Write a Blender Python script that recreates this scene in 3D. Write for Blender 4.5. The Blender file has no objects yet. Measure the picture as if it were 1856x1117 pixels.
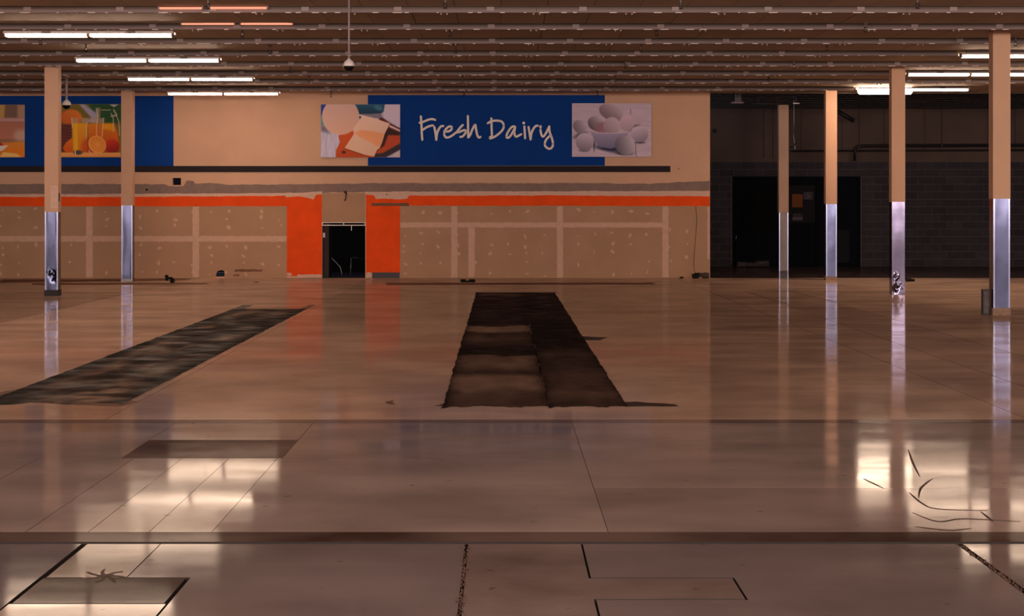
import bpy, math, random
import numpy as np
from mathutils import Vector, noise as mnoise

random.seed(7)
rng = np.random.default_rng(7)
scene = bpy.context.scene
COL = scene.collection

# ------------------------------------------------------------------ camera
W_PX, F_PX, EYE = 1856.0, 3609.0, 1.6          # 70 mm lens on 36 mm, eye 1.6 m above the floor
cam_d = bpy.data.cameras.new('camera')
cam = bpy.data.objects.new('camera', cam_d)
COL.objects.link(cam)
cam.location = (0, 0, EYE)
cam.rotation_euler = (math.radians(90), 0, 0)
cam_d.lens = 70.0
cam_d.sensor_width = 36.0
cam_d.shift_x = 20.0 / W_PX
cam_d.shift_y = -180.5 / W_PX
cam_d.clip_end = 200
scene.camera = cam

# ------------------------------------------------------------------ world, added fill lights at the storefront behind the viewer
world = bpy.data.worlds.new('world')
scene.world = world
world.use_nodes = True
bg = world.node_tree.nodes['Background']
bg.inputs['Color'].default_value = (0.50, 0.50, 0.72, 1)
bg.inputs['Strength'].default_value = 1.1

def area(name, loc, rot, sx, sy, power, color):
    l = bpy.data.lights.new(name, 'AREA')
    l.shape = 'RECTANGLE'; l.size = sx; l.size_y = sy
    l.energy = power; l.color = color
    o = bpy.data.objects.new(name, l)
    COL.objects.link(o)
    o.location = loc; o.rotation_euler = rot
    return o
for i, x in enumerate((-15, -9, -3, 3, 9, 15)):
    area('storefront_fill', (x, -4.35, 3.25), (math.radians(90), 0, 0), 5.4, 1.7, 660, (1.0, 0.79, 0.68))  # unseen fill added high in the openings, clear of the steel's reflections

TUBE_COLOR = (1.0, 0.72, 0.52)
TUBE_STRENGTH = 26.0
scene.view_settings.view_transform = 'Standard'
scene.view_settings.look = 'None'
scene.view_settings.gamma = 1
scene.view_settings.use_curve_mapping = False
scene.view_settings.exposure = 0.75

# ------------------------------------------------------------------ helpers
def px(x, d): return (x - 908.0) * d / F_PX              # photo column -> world X at depth d
def pz(y, d): return EYE - (y - 378.0) * d / F_PX         # photo row -> world Z at depth d
def fy(y): return F_PX * EYE / (y - 378.0)                # photo row of a floor point -> depth

def lin(c): return tuple(((v / 255.0) / 12.92 if v / 255.0 <= 0.04045 else ((v / 255.0 + 0.055) / 1.055) ** 2.4) for v in c)

def mat(name, rgb, rough=0.6, metal=0.0, var=0.0, scale=4.0, bump=0.0, bscale=40.0, spec=0.3, stretch=None, objcol=False, dark=None):
    m = bpy.data.materials.new(name); m.use_nodes = True
    nt = m.node_tree; n = nt.nodes; l = nt.links
    b = n['Principled BSDF']
    c = lin(rgb)
    b.inputs['Roughness'].default_value = rough
    b.inputs['Metallic'].default_value = metal
    b.inputs['Specular IOR Level'].default_value = spec
    geo = n.new('ShaderNodeNewGeometry')
    mp = n.new('ShaderNodeMapping'); l.new(geo.outputs['Position'], mp.inputs['Vector'])
    if stretch: mp.inputs['Scale'].default_value = stretch
    last = None
    if var > 0:
        t = n.new('ShaderNodeTexNoise'); t.inputs['Scale'].default_value = scale; t.inputs['Detail'].default_value = 5
        l.new(mp.outputs[0], t.inputs['Vector'])
        r = n.new('ShaderNodeMapRange'); r.inputs['From Min'].default_value = 0.3; r.inputs['From Max'].default_value = 0.7
        l.new(t.outputs['Fac'], r.inputs['Value'])
        mx = n.new('ShaderNodeMix'); mx.data_type = 'RGBA'
        l.new(r.outputs[0], mx.inputs['Factor'])
        d = lin(dark) if dark else tuple(v * (1 - var) for v in c)
        mx.inputs['A'].default_value = (*d, 1)
        mx.inputs['B'].default_value = (*[min(1, v * (1 + var * 0.6)) for v in c], 1)
        last = mx.outputs['Result']
    if objcol:
        oi = n.new('ShaderNodeObjectInfo')
        mm = n.new('ShaderNodeMix'); mm.data_type = 'RGBA'; mm.blend_type = 'MULTIPLY'; mm.inputs['Factor'].default_value = 1
        if last: l.new(last, mm.inputs['A'])
        else: mm.inputs['A'].default_value = (*c, 1)
        l.new(oi.outputs['Color'], mm.inputs['B'])
        last = mm.outputs['Result']
    if last: l.new(last, b.inputs['Base Color'])
    else: b.inputs['Base Color'].default_value = (*c, 1)
    if bump > 0:
        t2 = n.new('ShaderNodeTexNoise'); t2.inputs['Scale'].default_value = bscale; t2.inputs['Detail'].default_value = 4
        l.new(geo.outputs['Position'], t2.inputs['Vector'])
        bp = n.new('ShaderNodeBump'); bp.inputs['Strength'].default_value = 1.0; bp.inputs['Distance'].default_value = bump
        l.new(t2.outputs['Fac'], bp.inputs['Height']); l.new(bp.outputs[0], b.inputs['Normal'])
    return m

def emis(name, rgb, strength):
    m = bpy.data.materials.new(name); m.use_nodes = True
    nt = m.node_tree; nt.nodes.clear()
    e = nt.nodes.new('ShaderNodeEmission'); o = nt.nodes.new('ShaderNodeOutputMaterial')
    e.inputs['Color'].default_value = (*rgb, 1); e.inputs['Strength'].default_value = strength
    nt.links.new(e.outputs[0], o.inputs['Surface'])
    return m

def vcol_mat(name, rough=0.5, spec=0.4, rvar=None, bump=0.0):
    m = bpy.data.materials.new(name); m.use_nodes = True
    nt = m.node_tree; n = nt.nodes; l = nt.links
    b = n['Principled BSDF']; b.inputs['Roughness'].default_value = rough; b.inputs['Specular IOR Level'].default_value = spec
    a = n.new('ShaderNodeVertexColor'); a.layer_name = 'Col'
    l.new(a.outputs['Color'], b.inputs['Base Color'])
    if rvar:
        geo = n.new('ShaderNodeNewGeometry')
        t = n.new('ShaderNodeTexNoise'); t.inputs['Scale'].default_value = rvar[2]; t.inputs['Detail'].default_value = 6
        l.new(geo.outputs['Position'], t.inputs['Vector'])
        r = n.new('ShaderNodeMapRange'); r.inputs['From Min'].default_value = 0.35; r.inputs['From Max'].default_value = 0.65
        r.inputs['To Min'].default_value = rvar[0]; r.inputs['To Max'].default_value = rvar[1]
        l.new(t.outputs['Fac'], r.inputs['Value']); l.new(r.outputs[0], b.inputs['Roughness'])
        if bump:
            bp = n.new('ShaderNodeBump'); bp.inputs['Distance'].default_value = bump
            l.new(t.outputs['Fac'], bp.inputs['Height']); l.new(bp.outputs[0], b.inputs['Normal'])
    return m

class MB:
    def __init__(s): s.v = []; s.f = []; s.sm = []
    def add(s, vs, fs, smooth=False):
        k = len(s.v); s.v += [tuple(v) for v in vs]
        for f in fs: s.f.append(tuple(i + k for i in f)); s.sm.append(smooth)
        return s
    def box(s, x0, x1, y0, y1, z0, z1):
        vs = [(x0,y0,z0),(x1,y0,z0),(x1,y1,z0),(x0,y1,z0),(x0,y0,z1),(x1,y0,z1),(x1,y1,z1),(x0,y1,z1)]
        return s.add(vs, [(0,3,2,1),(4,5,6,7),(0,1,5,4),(1,2,6,5),(2,3,7,6),(3,0,4,7)])
    def bbox(s, x0, x1, y0, y1, z0, z1, b=0.004):
        # box with chamfered vertical and horizontal rims (front/back faces inset)
        vs = []
        for (y, e) in ((y0, b), (y0 + b, 0), (y1 - b, 0), (y1, b)):
            vs += [(x0+e,y,z0+e),(x1-e,y,z0+e),(x1-e,y,z1-e),(x0+e,y,z1-e)]
        fs = [(0,1,2,3),(15,14,13,12)]
        for r in range(3):
            for i in range(4):
                a = r*4+i; c = r*4+(i+1)%4
                fs.append((c, a, a+4, c+4))
        return s.add(vs, fs)
    def prism_xz(s, pts, y0, y1):
        # polygon in XZ seen from -Y, extruded from y0 (front) to y1
        n = len(pts)
        area2 = sum(pts[i][0]*pts[(i+1)%n][1]-pts[(i+1)%n][0]*pts[i][1] for i in range(n))
        if area2 < 0: pts = pts[::-1]
        vs = [(x,y0,z) for x,z in pts]+[(x,y1,z) for x,z in pts]
        fs = [tuple(range(n)), tuple(range(2*n-1,n-1,-1))]
        for i in range(n):
            j=(i+1)%n; fs.append((j,i,i+n,j+n))
        return s.add(vs, fs)
    def prism_xy(s, pts, z0, z1):
        n = len(pts)
        area2 = sum(pts[i][0]*pts[(i+1)%n][1]-pts[(i+1)%n][0]*pts[i][1] for i in range(n))
        if area2 < 0: pts = pts[::-1]
        vs = [(x,y,z1) for x,y in pts]+[(x,y,z0) for x,y in pts]
        fs = [tuple(range(n)), tuple(range(2*n-1,n-1,-1))]
        for i in range(n):
            j=(i+1)%n; fs.append((j,i,i+n,j+n))
        return s.add(vs, fs)
    def tube(s, pts, r, n=8, cap=True):
        P = [Vector(p) for p in pts]; rings = []
        for i, p in enumerate(P):
            d = (P[min(i+1,len(P)-1)] - P[max(i-1,0)]).normalized()
            u = d.cross(Vector((0,0,1)))
            if u.length < 1e-3: u = d.cross(Vector((0,1,0)))
            u.normalize(); w = d.cross(u).normalized()
            rr = r[i] if isinstance(r, (list, tuple)) else r
            rings.append([p + (u*math.cos(2*math.pi*k/n) + w*math.sin(2*math.pi*k/n))*rr for k in range(n)])
        vs = [v for ring in rings for v in ring]; fs = []
        for i in range(len(P)-1):
            for k in range(n):
                a=i*n+k; b=i*n+(k+1)%n
                fs.append((a,b,b+n,a+n))
        s.add(vs, fs, True)
        if cap:
            k0 = len(s.v)-len(vs)
            s.f.append(tuple(range(k0+n-1,k0-1,-1))); s.sm.append(False)
            e = k0+(len(P)-1)*n
            s.f.append(tuple(range(e,e+n))); s.sm.append(False)
        return s
    def lathe(s, prof, c=(0,0,0), n=20):
        vs=[]; fs=[]
        for r,z in prof:
            for k in range(n):
                a=2*math.pi*k/n; vs.append((c[0]+r*math.cos(a), c[1]+r*math.sin(a), c[2]+z))
        for i in range(len(prof)-1):
            for k in range(n):
                a=i*n+k; b=i*n+(k+1)%n
                fs.append((a,b,b+n,a+n))
        return s.add(vs, fs, True)
    def build(s, name, m, parent=None, loc=None):
        me = bpy.data.meshes.new(name); me.from_pydata(s.v, [], s.f)
        me.polygons.foreach_set('use_smooth', s.sm); me.update()
        if m: me.materials.append(m)
        o = bpy.data.objects.new(name, me); COL.objects.link(o)
        if parent: o.parent = parent
        if loc: o.location = loc
        return o

def tag(o, label=None, cat=None, group=None, kind=None):
    if label: o['label'] = label
    if cat: o['category'] = cat
    if group: o['group'] = group
    if kind: o['kind'] = kind
    return o
def thing(name, loc, label, cat, group=None):
    o = bpy.data.objects.new(name, None); COL.objects.link(o)
    o.empty_display_size = 0.2; o.location = loc
    return tag(o, label, cat, group)
def share(name, src, parent, loc):
    o = bpy.data.objects.new(name, src.data); COL.objects.link(o)
    o.parent = parent; o.location = loc
    return o
def setting(o): o['kind'] = 'structure'; return o

# ------------------------------------------------------------------ materials
M = {}
M['paint'] = mat('cream_paint', (207, 166, 138), 0.6, var=0.05, scale=1.5, bump=0.0008, bscale=90)
M['ceil'] = mat('ceiling_panel_paint', (174, 156, 138), 0.7, var=0.08, scale=1.2, objcol=True)
M['housing'] = mat('fixture_grey', (132, 116, 114), 0.75, var=0.06, scale=3)
M['rail'] = mat('fixture_rail', (96, 82, 74), 0.5)
M['black'] = mat('soot_black', (12, 11, 12), 0.8)
M['white'] = mat('white_enamel', (225, 216, 212), 0.3)
M['steel'] = mat('brushed_stainless', (70, 74, 96), 0.16, 1.0, var=0.12, scale=7, bump=0.0005, bscale=5)
M['steeledge'] = mat('stainless_corner', (112, 116, 138), 0.18, 1.0)
M['galv'] = mat('galvanised_steel', (120, 116, 116), 0.4, 0.8)
M['blue'] = mat('blue_panel_paint', (14, 62, 142), 0.8, var=0.08, scale=2, spec=0.1)
M['trim'] = mat('charcoal_trim', (44, 38, 42), 0.8, spec=0.15)
M['orange'] = mat('orange_paint', (240, 84, 28), 0.8, spec=0.12, var=0.10, scale=3)
M['drywall'] = mat('bare_drywall_paper', (176, 140, 112), 0.85, var=0.07, scale=1.6)
M['joint'] = mat('joint_compound', (206, 170, 150), 0.8, var=0.08, scale=9)
M['adhes'] = mat('grey_brown_old_adhesive', (138, 116, 108), 0.8, var=0.12, scale=6)
M['plaster'] = mat('scraped_white_plaster', (214, 180, 162), 0.8, var=0.08, scale=12)
M['stain'] = mat('dirt_residue', (66, 46, 38), 0.6, var=0.5, scale=3)
M['scuff_shade'] = mat('brown_scuff_and_shade', (122, 84, 62), 0.8, var=0.2, scale=9)  # brown for scuffs and lumps, also for the shadow bar
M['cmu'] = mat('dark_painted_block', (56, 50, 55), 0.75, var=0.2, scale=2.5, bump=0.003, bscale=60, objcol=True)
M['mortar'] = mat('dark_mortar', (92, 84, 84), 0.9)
M['oldwall'] = mat('dusty_old_plaster', (96, 78, 70), 0.85, var=0.25, scale=0.8)
M['darkroom'] = mat('unlit_room_black', (16, 14, 15), 0.9)  # near-black colour stands in for the darkness behind the doors
M['joist'] = mat('dark_steel_joist', (48, 44, 42), 0.6)  # one dark colour for joists and straps
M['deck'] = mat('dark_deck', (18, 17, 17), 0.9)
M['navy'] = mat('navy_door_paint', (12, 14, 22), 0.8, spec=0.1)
M['pipe'] = mat('dark_pipe', (34, 29, 28), 0.5)
M['letter'] = mat('off_white_letter', (244, 232, 226), 0.45)
M['edge'] = mat('board_edge', (196, 180, 172), 0.6)
M['grout'] = mat('dark_floor_bed', (30, 24, 22), 0.8, var=0.3, scale=3)
M['side'] = mat('side_wall_paint', (176, 146, 122), 0.7)
M['plate'] = mat('plate_grey', (158,143,140), 0.7)
M['polegrey'] = mat('pole_grey', (150, 134, 134), 0.5)
M['socket'] = mat('aged_socket_plastic', (150,130,120), 0.6)
M['tube'] = emis('lit_tube', TUBE_COLOR, TUBE_STRENGTH)
M['tubehot'] = emis('hot_lit_lens', TUBE_COLOR, TUBE_STRENGTH * 1.4)
M['tubepink'] = emis('failing_pink_tube', (1.0, 0.33, 0.20), 0.75)

def floor_material(name='waxed_floor_tile', glo=0.20, ghi=0.52, ca=(138, 121, 114), cb=(166, 147, 138)):
    m = bpy.data.materials.new(name); m.use_nodes = True
    nt = m.node_tree; n = nt.nodes; l = nt.links
    b = n['Principled BSDF']
    geo = n.new('ShaderNodeNewGeometry')
    def noise(scale, detail=5, stretch=(1,1,1)):
        mp = n.new('ShaderNodeMapping'); mp.inputs['Scale'].default_value = stretch
        l.new(geo.outputs['Position'], mp.inputs['Vector'])
        t = n.new('ShaderNodeTexNoise'); t.inputs['Scale'].default_value = scale; t.inputs['Detail'].default_value = detail
        l.new(mp.outputs[0], t.inputs['Vector']); return t.outputs['Fac']
    def rng_(v, a, b_, c, d):
        r = n.new('ShaderNodeMapRange'); l.new(v, r.inputs['Value'])
        r.inputs['From Min'].default_value=a; r.inputs['From Max'].default_value=b_
        r.inputs['To Min'].default_value=c; r.inputs['To Max'].default_value=d
        return r.outputs[0]
    mx = n.new('ShaderNodeMix'); mx.data_type='RGBA'
    l.new(rng_(noise(0.8, 6, (1,1.0,1)), 0.35, 0.65, 0, 1), mx.inputs['Factor'])
    mx.inputs['A'].default_value = (*lin(ca), 1)
    mx.inputs['B'].default_value = (*lin(cb), 1)
    oi = n.new('ShaderNodeObjectInfo')
    mm = n.new('ShaderNodeMix'); mm.data_type='RGBA'; mm.blend_type='MULTIPLY'; mm.inputs['Factor'].default_value=1
    l.new(mx.outputs['Result'], mm.inputs['A']); l.new(oi.outputs['Color'], mm.inputs['B'])
    # faint dark specks and scuffs
    sp = rng_(noise(9, 3), 0.70, 0.74, 1, 0.55)
    m3 = n.new('ShaderNodeMix'); m3.data_type='RGBA'; m3.blend_type='MULTIPLY'; m3.inputs['Factor'].default_value=1
    l.new(mm.outputs['Result'], m3.inputs['A']); l.new(sp, m3.inputs['B'])
    l.new(m3.outputs['Result'], b.inputs['Base Color'])
    l.new(rng_(noise(1.1, 6, (0.6,1.6,1)), 0.3, 0.7, 0.05, 0.115), b.inputs['Roughness'])
    b.inputs['Specular IOR Level'].default_value = 0.42
    add = n.new('ShaderNodeMath'); add.operation='ADD'
    a1 = n.new('ShaderNodeMath'); a1.operation='MULTIPLY'; a1.inputs[1].default_value = 0.0016
    l.new(noise(0.9, 2), a1.inputs[0])
    a2 = n.new('ShaderNodeMath'); a2.operation='MULTIPLY'; a2.inputs[1].default_value = 0.00010
    l.new(noise(7, 3), a2.inputs[0])
    l.new(a1.outputs[0], add.inputs[0]); l.new(a2.outputs[0], add.inputs[1])
    bp = n.new('ShaderNodeBump'); bp.inputs['Distance'].default_value = 1.0; bp.inputs['Strength'].default_value=1.0
    l.new(add.outputs[0], bp.inputs['Height']); l.new(bp.outputs[0], b.inputs['Normal'])
    # worn wax: part of the surface is dull, part polished
    df = n.new('ShaderNodeBsdfDiffuse'); l.new(m3.outputs['Result'], df.inputs['Color'])
    ms = n.new('ShaderNodeMixShader'); l.new(rng_(noise(1.7, 7, (0.35,1.0,1)), 0.32, 0.68, glo, ghi), ms.inputs['Fac'])
    l.new(df.outputs[0], ms.inputs[1]); l.new(b.outputs[0], ms.inputs[2])
    out = [x for x in n if x.type == 'OUTPUT_MATERIAL'][0]
    l.new(ms.outputs[0], out.inputs['Surface'])
    return m
M['floor'] = floor_material()
M['dull'] = floor_material('worn_dull_floor', 0.02, 0.16, (112, 92, 82), (176, 158, 150))

# ------------------------------------------------------------------ room shell
XL, XR, YF, YW, YB = -18.0, 18.0, -4.0, 45.8, 55.0
XE = px(1287, YW)                 # right end of the main back wall
ZC = EYE + 2.665                  # ceiling panels
ZH = EYE + 2.58                   # underside of the light rows

floor = MB().box(XL, XR, YF, YB+0.3, -0.20, -0.012).build('floor', M['grout']); setting(floor)
def slab(x0, x1, y0, y1, tone=(1,1,1), g=0.003):
    if y1 < 9.0: tone = (tone[0]*0.62, tone[1]*0.64, tone[2]*0.68)      # mauve foreground, darkened in the colour against the strong near light
    elif 9.85 > y0 > 9.8 or (y0 > 11 and y1 < 14.9): tone = tuple(v*1.0 for v in tone)
    o = MB().box(x0+g, x1-g, y0+g, y1-g, -0.0119, 0.0).build('floor_slab', M['floor'], floor)
    o.data.materials.append(M['grout'])
    for p_ in o.data.polygons:
        if p_.normal.z < 0.5: p_.material_index = 1
    o.color = (*tone, 1); return o
# foreground, in front of the dark threshold joint (depth 9.5 m)
def slab_poly(pts, tone, m=None):
    o = MB().prism_xy(pts, -0.0119, 0.0).build('floor_slab', m or M['floor'], floor)
    o.data.materials.append(M['grout'])
    for p_ in o.data.polygons:
        if p_.normal.z < 0.5: p_.material_index = 1
    o.color = (*tone, 1)
FG = (0.54, 0.55, 0.61)  # foreground tones, darkened in the colour to offset the bright storefront fill
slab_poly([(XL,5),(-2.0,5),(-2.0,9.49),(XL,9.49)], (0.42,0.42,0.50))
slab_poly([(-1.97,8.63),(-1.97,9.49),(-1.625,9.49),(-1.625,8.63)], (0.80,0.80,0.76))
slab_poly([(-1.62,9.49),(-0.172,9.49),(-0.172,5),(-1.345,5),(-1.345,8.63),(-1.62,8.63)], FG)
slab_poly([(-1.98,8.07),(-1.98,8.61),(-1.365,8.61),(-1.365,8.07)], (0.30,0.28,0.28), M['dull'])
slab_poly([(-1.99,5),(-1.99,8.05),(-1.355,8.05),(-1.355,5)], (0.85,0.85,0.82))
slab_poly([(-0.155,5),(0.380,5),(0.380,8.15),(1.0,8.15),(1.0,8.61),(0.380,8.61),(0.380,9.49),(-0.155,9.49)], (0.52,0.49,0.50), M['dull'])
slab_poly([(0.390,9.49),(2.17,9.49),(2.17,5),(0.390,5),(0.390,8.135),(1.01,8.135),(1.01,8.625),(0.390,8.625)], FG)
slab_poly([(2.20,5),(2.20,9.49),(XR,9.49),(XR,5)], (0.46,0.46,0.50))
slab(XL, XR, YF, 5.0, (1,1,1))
# brown band behind the threshold joint
slab_poly([(XL,9.552),(XR,9.552),(XR,9.838),(XL,9.838)], (0.34,0.29,0.27), M['dull'])
# middle field
xs = [XL, -2.96, -2.35, -2.04, -1.74, -1.43, 0.53]
tones = [(0.95,)*3, (0.97,)*3, (1.0,)*3, (1.06,)*3, (1.10,)*3, (0.97,)*3]
for a, b, t in zip(xs[:-1], xs[1:], tones): slab(a, b, 9.84, 12.75, t, 0.0015)
slab(XL, -2.43, 12.75, 14.84, (0.95,)*3, 0.0015)
slab_poly([(-2.43,12.755),(-1.40,12.755),(-1.40,13.745),(-2.43,13.745)], (0.55,0.50,0.48), M['dull'])
slab(-2.43, -1.40, 13.75, 14.84, (0.98,)*3, 0.0015)
slab(-1.40, 0.53, 12.75, 14.84, (0.96,)*3, 0.0015)
slab(0.53, XR, 9.84, 11.38, (0.82,0.80,0.82), 0.0015)
slab(0.53, XR, 11.38, 14.84, (1.0,)*3, 0.0015)
slab(XL, XR, 14.85, 15.06, (0.62,0.56,0.54), 0.001)
def slabf(x0, x1, y0, y1, t=(1,1,1), g=0.003): slab(x0, x1, y0, y1, (t[0]*1.60, t[1]*1.46, t[2]*1.28), g)  # warm brightening in the colour stands in for light spilled from the wall
# far field
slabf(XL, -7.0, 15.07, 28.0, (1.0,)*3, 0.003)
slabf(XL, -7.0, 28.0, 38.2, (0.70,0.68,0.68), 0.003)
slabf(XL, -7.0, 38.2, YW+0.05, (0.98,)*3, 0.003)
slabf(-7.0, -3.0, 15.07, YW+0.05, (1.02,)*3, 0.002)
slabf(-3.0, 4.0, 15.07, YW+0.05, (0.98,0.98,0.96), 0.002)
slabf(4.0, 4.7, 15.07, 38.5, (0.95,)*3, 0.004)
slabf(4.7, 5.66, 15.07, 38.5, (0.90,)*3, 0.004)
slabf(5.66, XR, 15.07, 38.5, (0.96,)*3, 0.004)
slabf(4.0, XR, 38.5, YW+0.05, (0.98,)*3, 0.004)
slab(XE, XR, YW+0.05, YB+0.28, (0.30,0.26,0.26), 0.002)

# painted vertex-colour sheets (flat prints and stained strips)
def grid_sheet(name, m, img, p00, pu, pv, parent=None, double=False):
    """img HxWx3 sRGB 0..1, row 0 = at p00+pv*1 (top)."""
    H, Wd = img.shape[:2]
    u = np.linspace(0, 1, Wd); v = np.linspace(1, 0, H)
    U, V = np.meshgrid(u, v)
    co = np.array(p00)[None,None,:] + U[...,None]*np.array(pu) + V[...,None]*np.array(pv)
    co = co.reshape(-1, 3)
    i = np.arange((H-1)*(Wd-1)); r = i // (Wd-1); c = i % (Wd-1)
    a = r*Wd + c
    q = np.stack([a+Wd, a+Wd+1, a+1, a], 1)
    me = bpy.data.meshes.new(name)
    me.vertices.add(len(co)); me.vertices.foreach_set('co', co.astype(np.float32).ravel())
    me.loops.add(q.size); me.loops.foreach_set('vertex_index', q.astype(np.int32).ravel())
    me.polygons.add(len(q)); me.polygons.foreach_set('loop_start', (np.arange(len(q))*4).astype(np.int32))
    me.update(calc_edges=True)
    ca = me.color_attributes.new('Col', 'FLOAT_COLOR', 'POINT')
    s = np.clip(img, 0, 1).reshape(-1, 3)
    s = np.where(s <= 0.04045, s/12.92, ((s+0.055)/1.055)**2.4)
    ca.data.foreach_set('color', np.concatenate([s, np.ones((len(s),1))], 1).astype(np.float32).ravel())
    me.materials.append(m)
    o = bpy.data.objects.new(name, me); COL.objects.link(o)
    if parent: o.parent = parent
    return o

def vnoise(H, Wd, fy_, fx_, seed, octs=4):
    r = np.random.default_rng(seed); out = np.zeros((H, Wd)); amp = 1; tot = 0
    for k in range(octs):
        gh, gw = max(2, int(fy_*2**k))+1, max(2, int(fx_*2**k))+1
        g = r.random((gh+1, gw+1))
        y = np.linspace(0, gh-1e-3, H); x = np.linspace(0, gw-1e-3, Wd)
        yi = y.astype(int); xi = x.astype(int); yf = (y-yi); xf = (x-xi)
        yf = yf*yf*(3-2*yf); xf = xf*xf*(3-2*xf)
        A = g[yi][:,xi]; B = g[yi][:,xi+1]; C = g[yi+1][:,xi]; D = g[yi+1][:,xi+1]
        out += amp*((A*(1-xf)+B*xf)*(1-yf)[:,None] + (C*(1-xf)+D*xf)*yf[:,None])
        tot += amp; amp *= 0.55
    return out/tot

M['strip'] = vcol_mat('stained_concrete', 0.7, 0.03, rvar=(0.45, 0.85, 2.2), bump=0.003)
def strip_sheet(name, x0, x1, y0, y1, fn, parent, nx=56, ny=420):
    img = np.zeros((ny, nx, 3))
    Y = np.linspace(y1, y0, ny)[:,None]*np.ones((1,nx)); X = np.ones((ny,1))*np.linspace(0,1,nx)[None,:]
    t = fn(X, Y, ny, nx)
    pal = np.array([[22,14,12],[74,56,48],[140,114,98],[196,166,144]])/255.0
    q = np.clip(t,0,0.999)*3; k = q.astype(int); f = (q-k)[...,None]
    img = pal[k]*(1-f)+pal[k+1]*f
    o = grid_sheet(name, M['strip'], img, (x0,y0,0.0032), (x1-x0,0,0), (0,y1-y0,0), parent)
    # ragged outline: wander the border vertices a little, keep a real edge by dropping the rim
    me = o.data; n = len(me.vertices); co = np.zeros(n*3, np.float32); me.vertices.foreach_get('co', co); co = co.reshape(ny, nx, 3)
    r = np.random.default_rng(abs(int(x0*10))+7)
    jl = (vnoise(ny,2,60,1,5)[:,0]-0.5)*0.03; jr = (vnoise(ny,2,60,1,9)[:,0]-0.5)*0.03
    co[:,:,0] += (jl[:,None]*(1-X)**3 + jr[:,None]*X**3)
    jn = (vnoise(2,nx,1,5,3)[0]-0.5)*0.5
    S = (np.linspace(1,0,ny)[:,None]); co[:,:,1] += jn[None,:]*(1-S)**60
    co[0,:,2] = co[-1,:,2] = 0.0026
    me.vertices.foreach_set('co', co.ravel()); me.update()
    return o

def prof(tab):
    ys = np.array([fy(490 + a/3.2) for a,_ in tab]); vs = np.array([v for _,v in tab])
    o = np.argsort(ys); ys, vs = ys[o], vs[o]
    return lambda Y: np.interp(Y, ys, vs)
pl = prof([(128,.30),(145,.38),(158,.14),(230,.12),(240,.20),(300,.10),(318,.14),(328,.72),(350,.66),(362,.28),(395,.42),(425,.30),(445,.12),(488,.06),(500,.52),(550,.56),(580,.42),(600,.30),(625,.60),(690,.62),(715,.44),(780,.36)])
pr = prof([(128,.12),(200,.10),(215,.02),(235,.06),(250,.20),(285,.16),(300,.0),(430,.0),(452,.14),(490,.34),(510,.22),(570,.26),(610,.40),(690,.36),(720,.46),(780,.30)])
def centre_l(X, Y, ny, nx):
    n = vnoise(ny,nx,26,4,11); n2 = vnoise(ny,nx,8,2,12)
    t = pl(Y + (n2-0.5)*0.9) + (n-0.5)*0.30
    e = np.minimum(X, 1-X); return t - 0.35*np.exp(-e/0.05)
def centre_r(X, Y, ny, nx):
    n = vnoise(ny,nx,26,4,21); n2 = vnoise(ny,nx,8,2,22)
    t = pr(Y + (n2-0.5)*0.9) + (n-0.5)*0.22
    e = np.minimum(X, 1-X); return t - 0.25*np.exp(-e/0.06)
def left_s(X, Y, ny, nx):
    n = vnoise(ny,nx,30,4,31); n2 = vnoise(ny,nx,12,3,32)
    e = np.minimum(X, 1-X)
    t = 0.10 + 0.42*np.clip((n2-0.42)*3.0,0,1)*np.clip(e*5,0,1) + (n-0.5)*0.36
    t += 0.40*np.clip((vnoise(ny,nx,60,3,33)-0.42)*4,0,1)*np.exp(-((Y-17.2)/0.9)**2)*np.clip(X*3,0,1)
    t -= 0.2*np.exp(-(1-X)/0.08) + 0.25*np.exp(-X/0.08)
    return t
strip_sheet('bare_concrete_strip', -0.47, 0.392, 16.1, 37.9, centre_l, floor)
strip_sheet('bare_concrete_strip', 0.392, 1.02, 16.1, 37.9, centre_r, floor)
strip_sheet('bare_concrete_strip', -4.26, -3.09, 16.3, 31.7, left_s, floor, 64, 380)

def floor_patch(pts, m, name='dirt_patch', z=0.0025, jag=0.02, step=0.12, seed=0):
    r = random.Random(seed); P = []
    n = len(pts)
    for i in range(n):
        a = pts[i]; b = pts[(i+1)%n]
        L = math.hypot(b[0]-a[0], b[1]-a[1]); k = max(1, int(L/step))
        for j in range(k):
            t = j/k
            P.append((a[0]+(b[0]-a[0])*t + r.uniform(-jag,jag), a[1]+(b[1]-a[1])*t + r.uniform(-jag,jag)*1.6))
    return MB().prism_xy(P, -0.001, z).build(name, m, floor)
def FP(x, y): d = fy(y); return (px(x, d), d)
floor_patch([FP(790,737),FP(1232,737),FP(1225,733),FP(1150,729),FP(990,733),FP(812,728)], M['stain'], seed=1, z=0.002)
floor_patch([FP(703,517),FP(1187,516),FP(1187,512.5),FP(703,513)], M['scuff_shade'], seed=2, jag=0.05)
floor_patch([FP(60,517),FP(375,516),FP(375,513),FP(60,513)], M['scuff_shade'], seed=3, jag=0.05)
floor_patch([FP(0,513),FP(340,508),FP(340,505.5),FP(0,507)], M['scuff_shade'], seed=4, jag=0.06)
floor_patch([FP(0,728),FP(215,738),FP(250,728),FP(60,700),FP(0,712)], M['scuff_shade'], seed=5, z=0.002)
floor_patch([FP(410,566),FP(440,553),FP(458,553),FP(440,562)], M['stain'], seed=6)
floor_patch([FP(545,566),FP(572,553),FP(560,553),FP(532,566)], M['scuff_shade'], seed=7)
floor_patch([FP(1052,610),FP(1098,612),FP(1090,617),FP(1056,617)], M['stain'], seed=8)
floor_patch([FP(700,728),FP(716,727),FP(714,734),FP(706,734)], M['scuff_shade'], seed=9)
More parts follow.
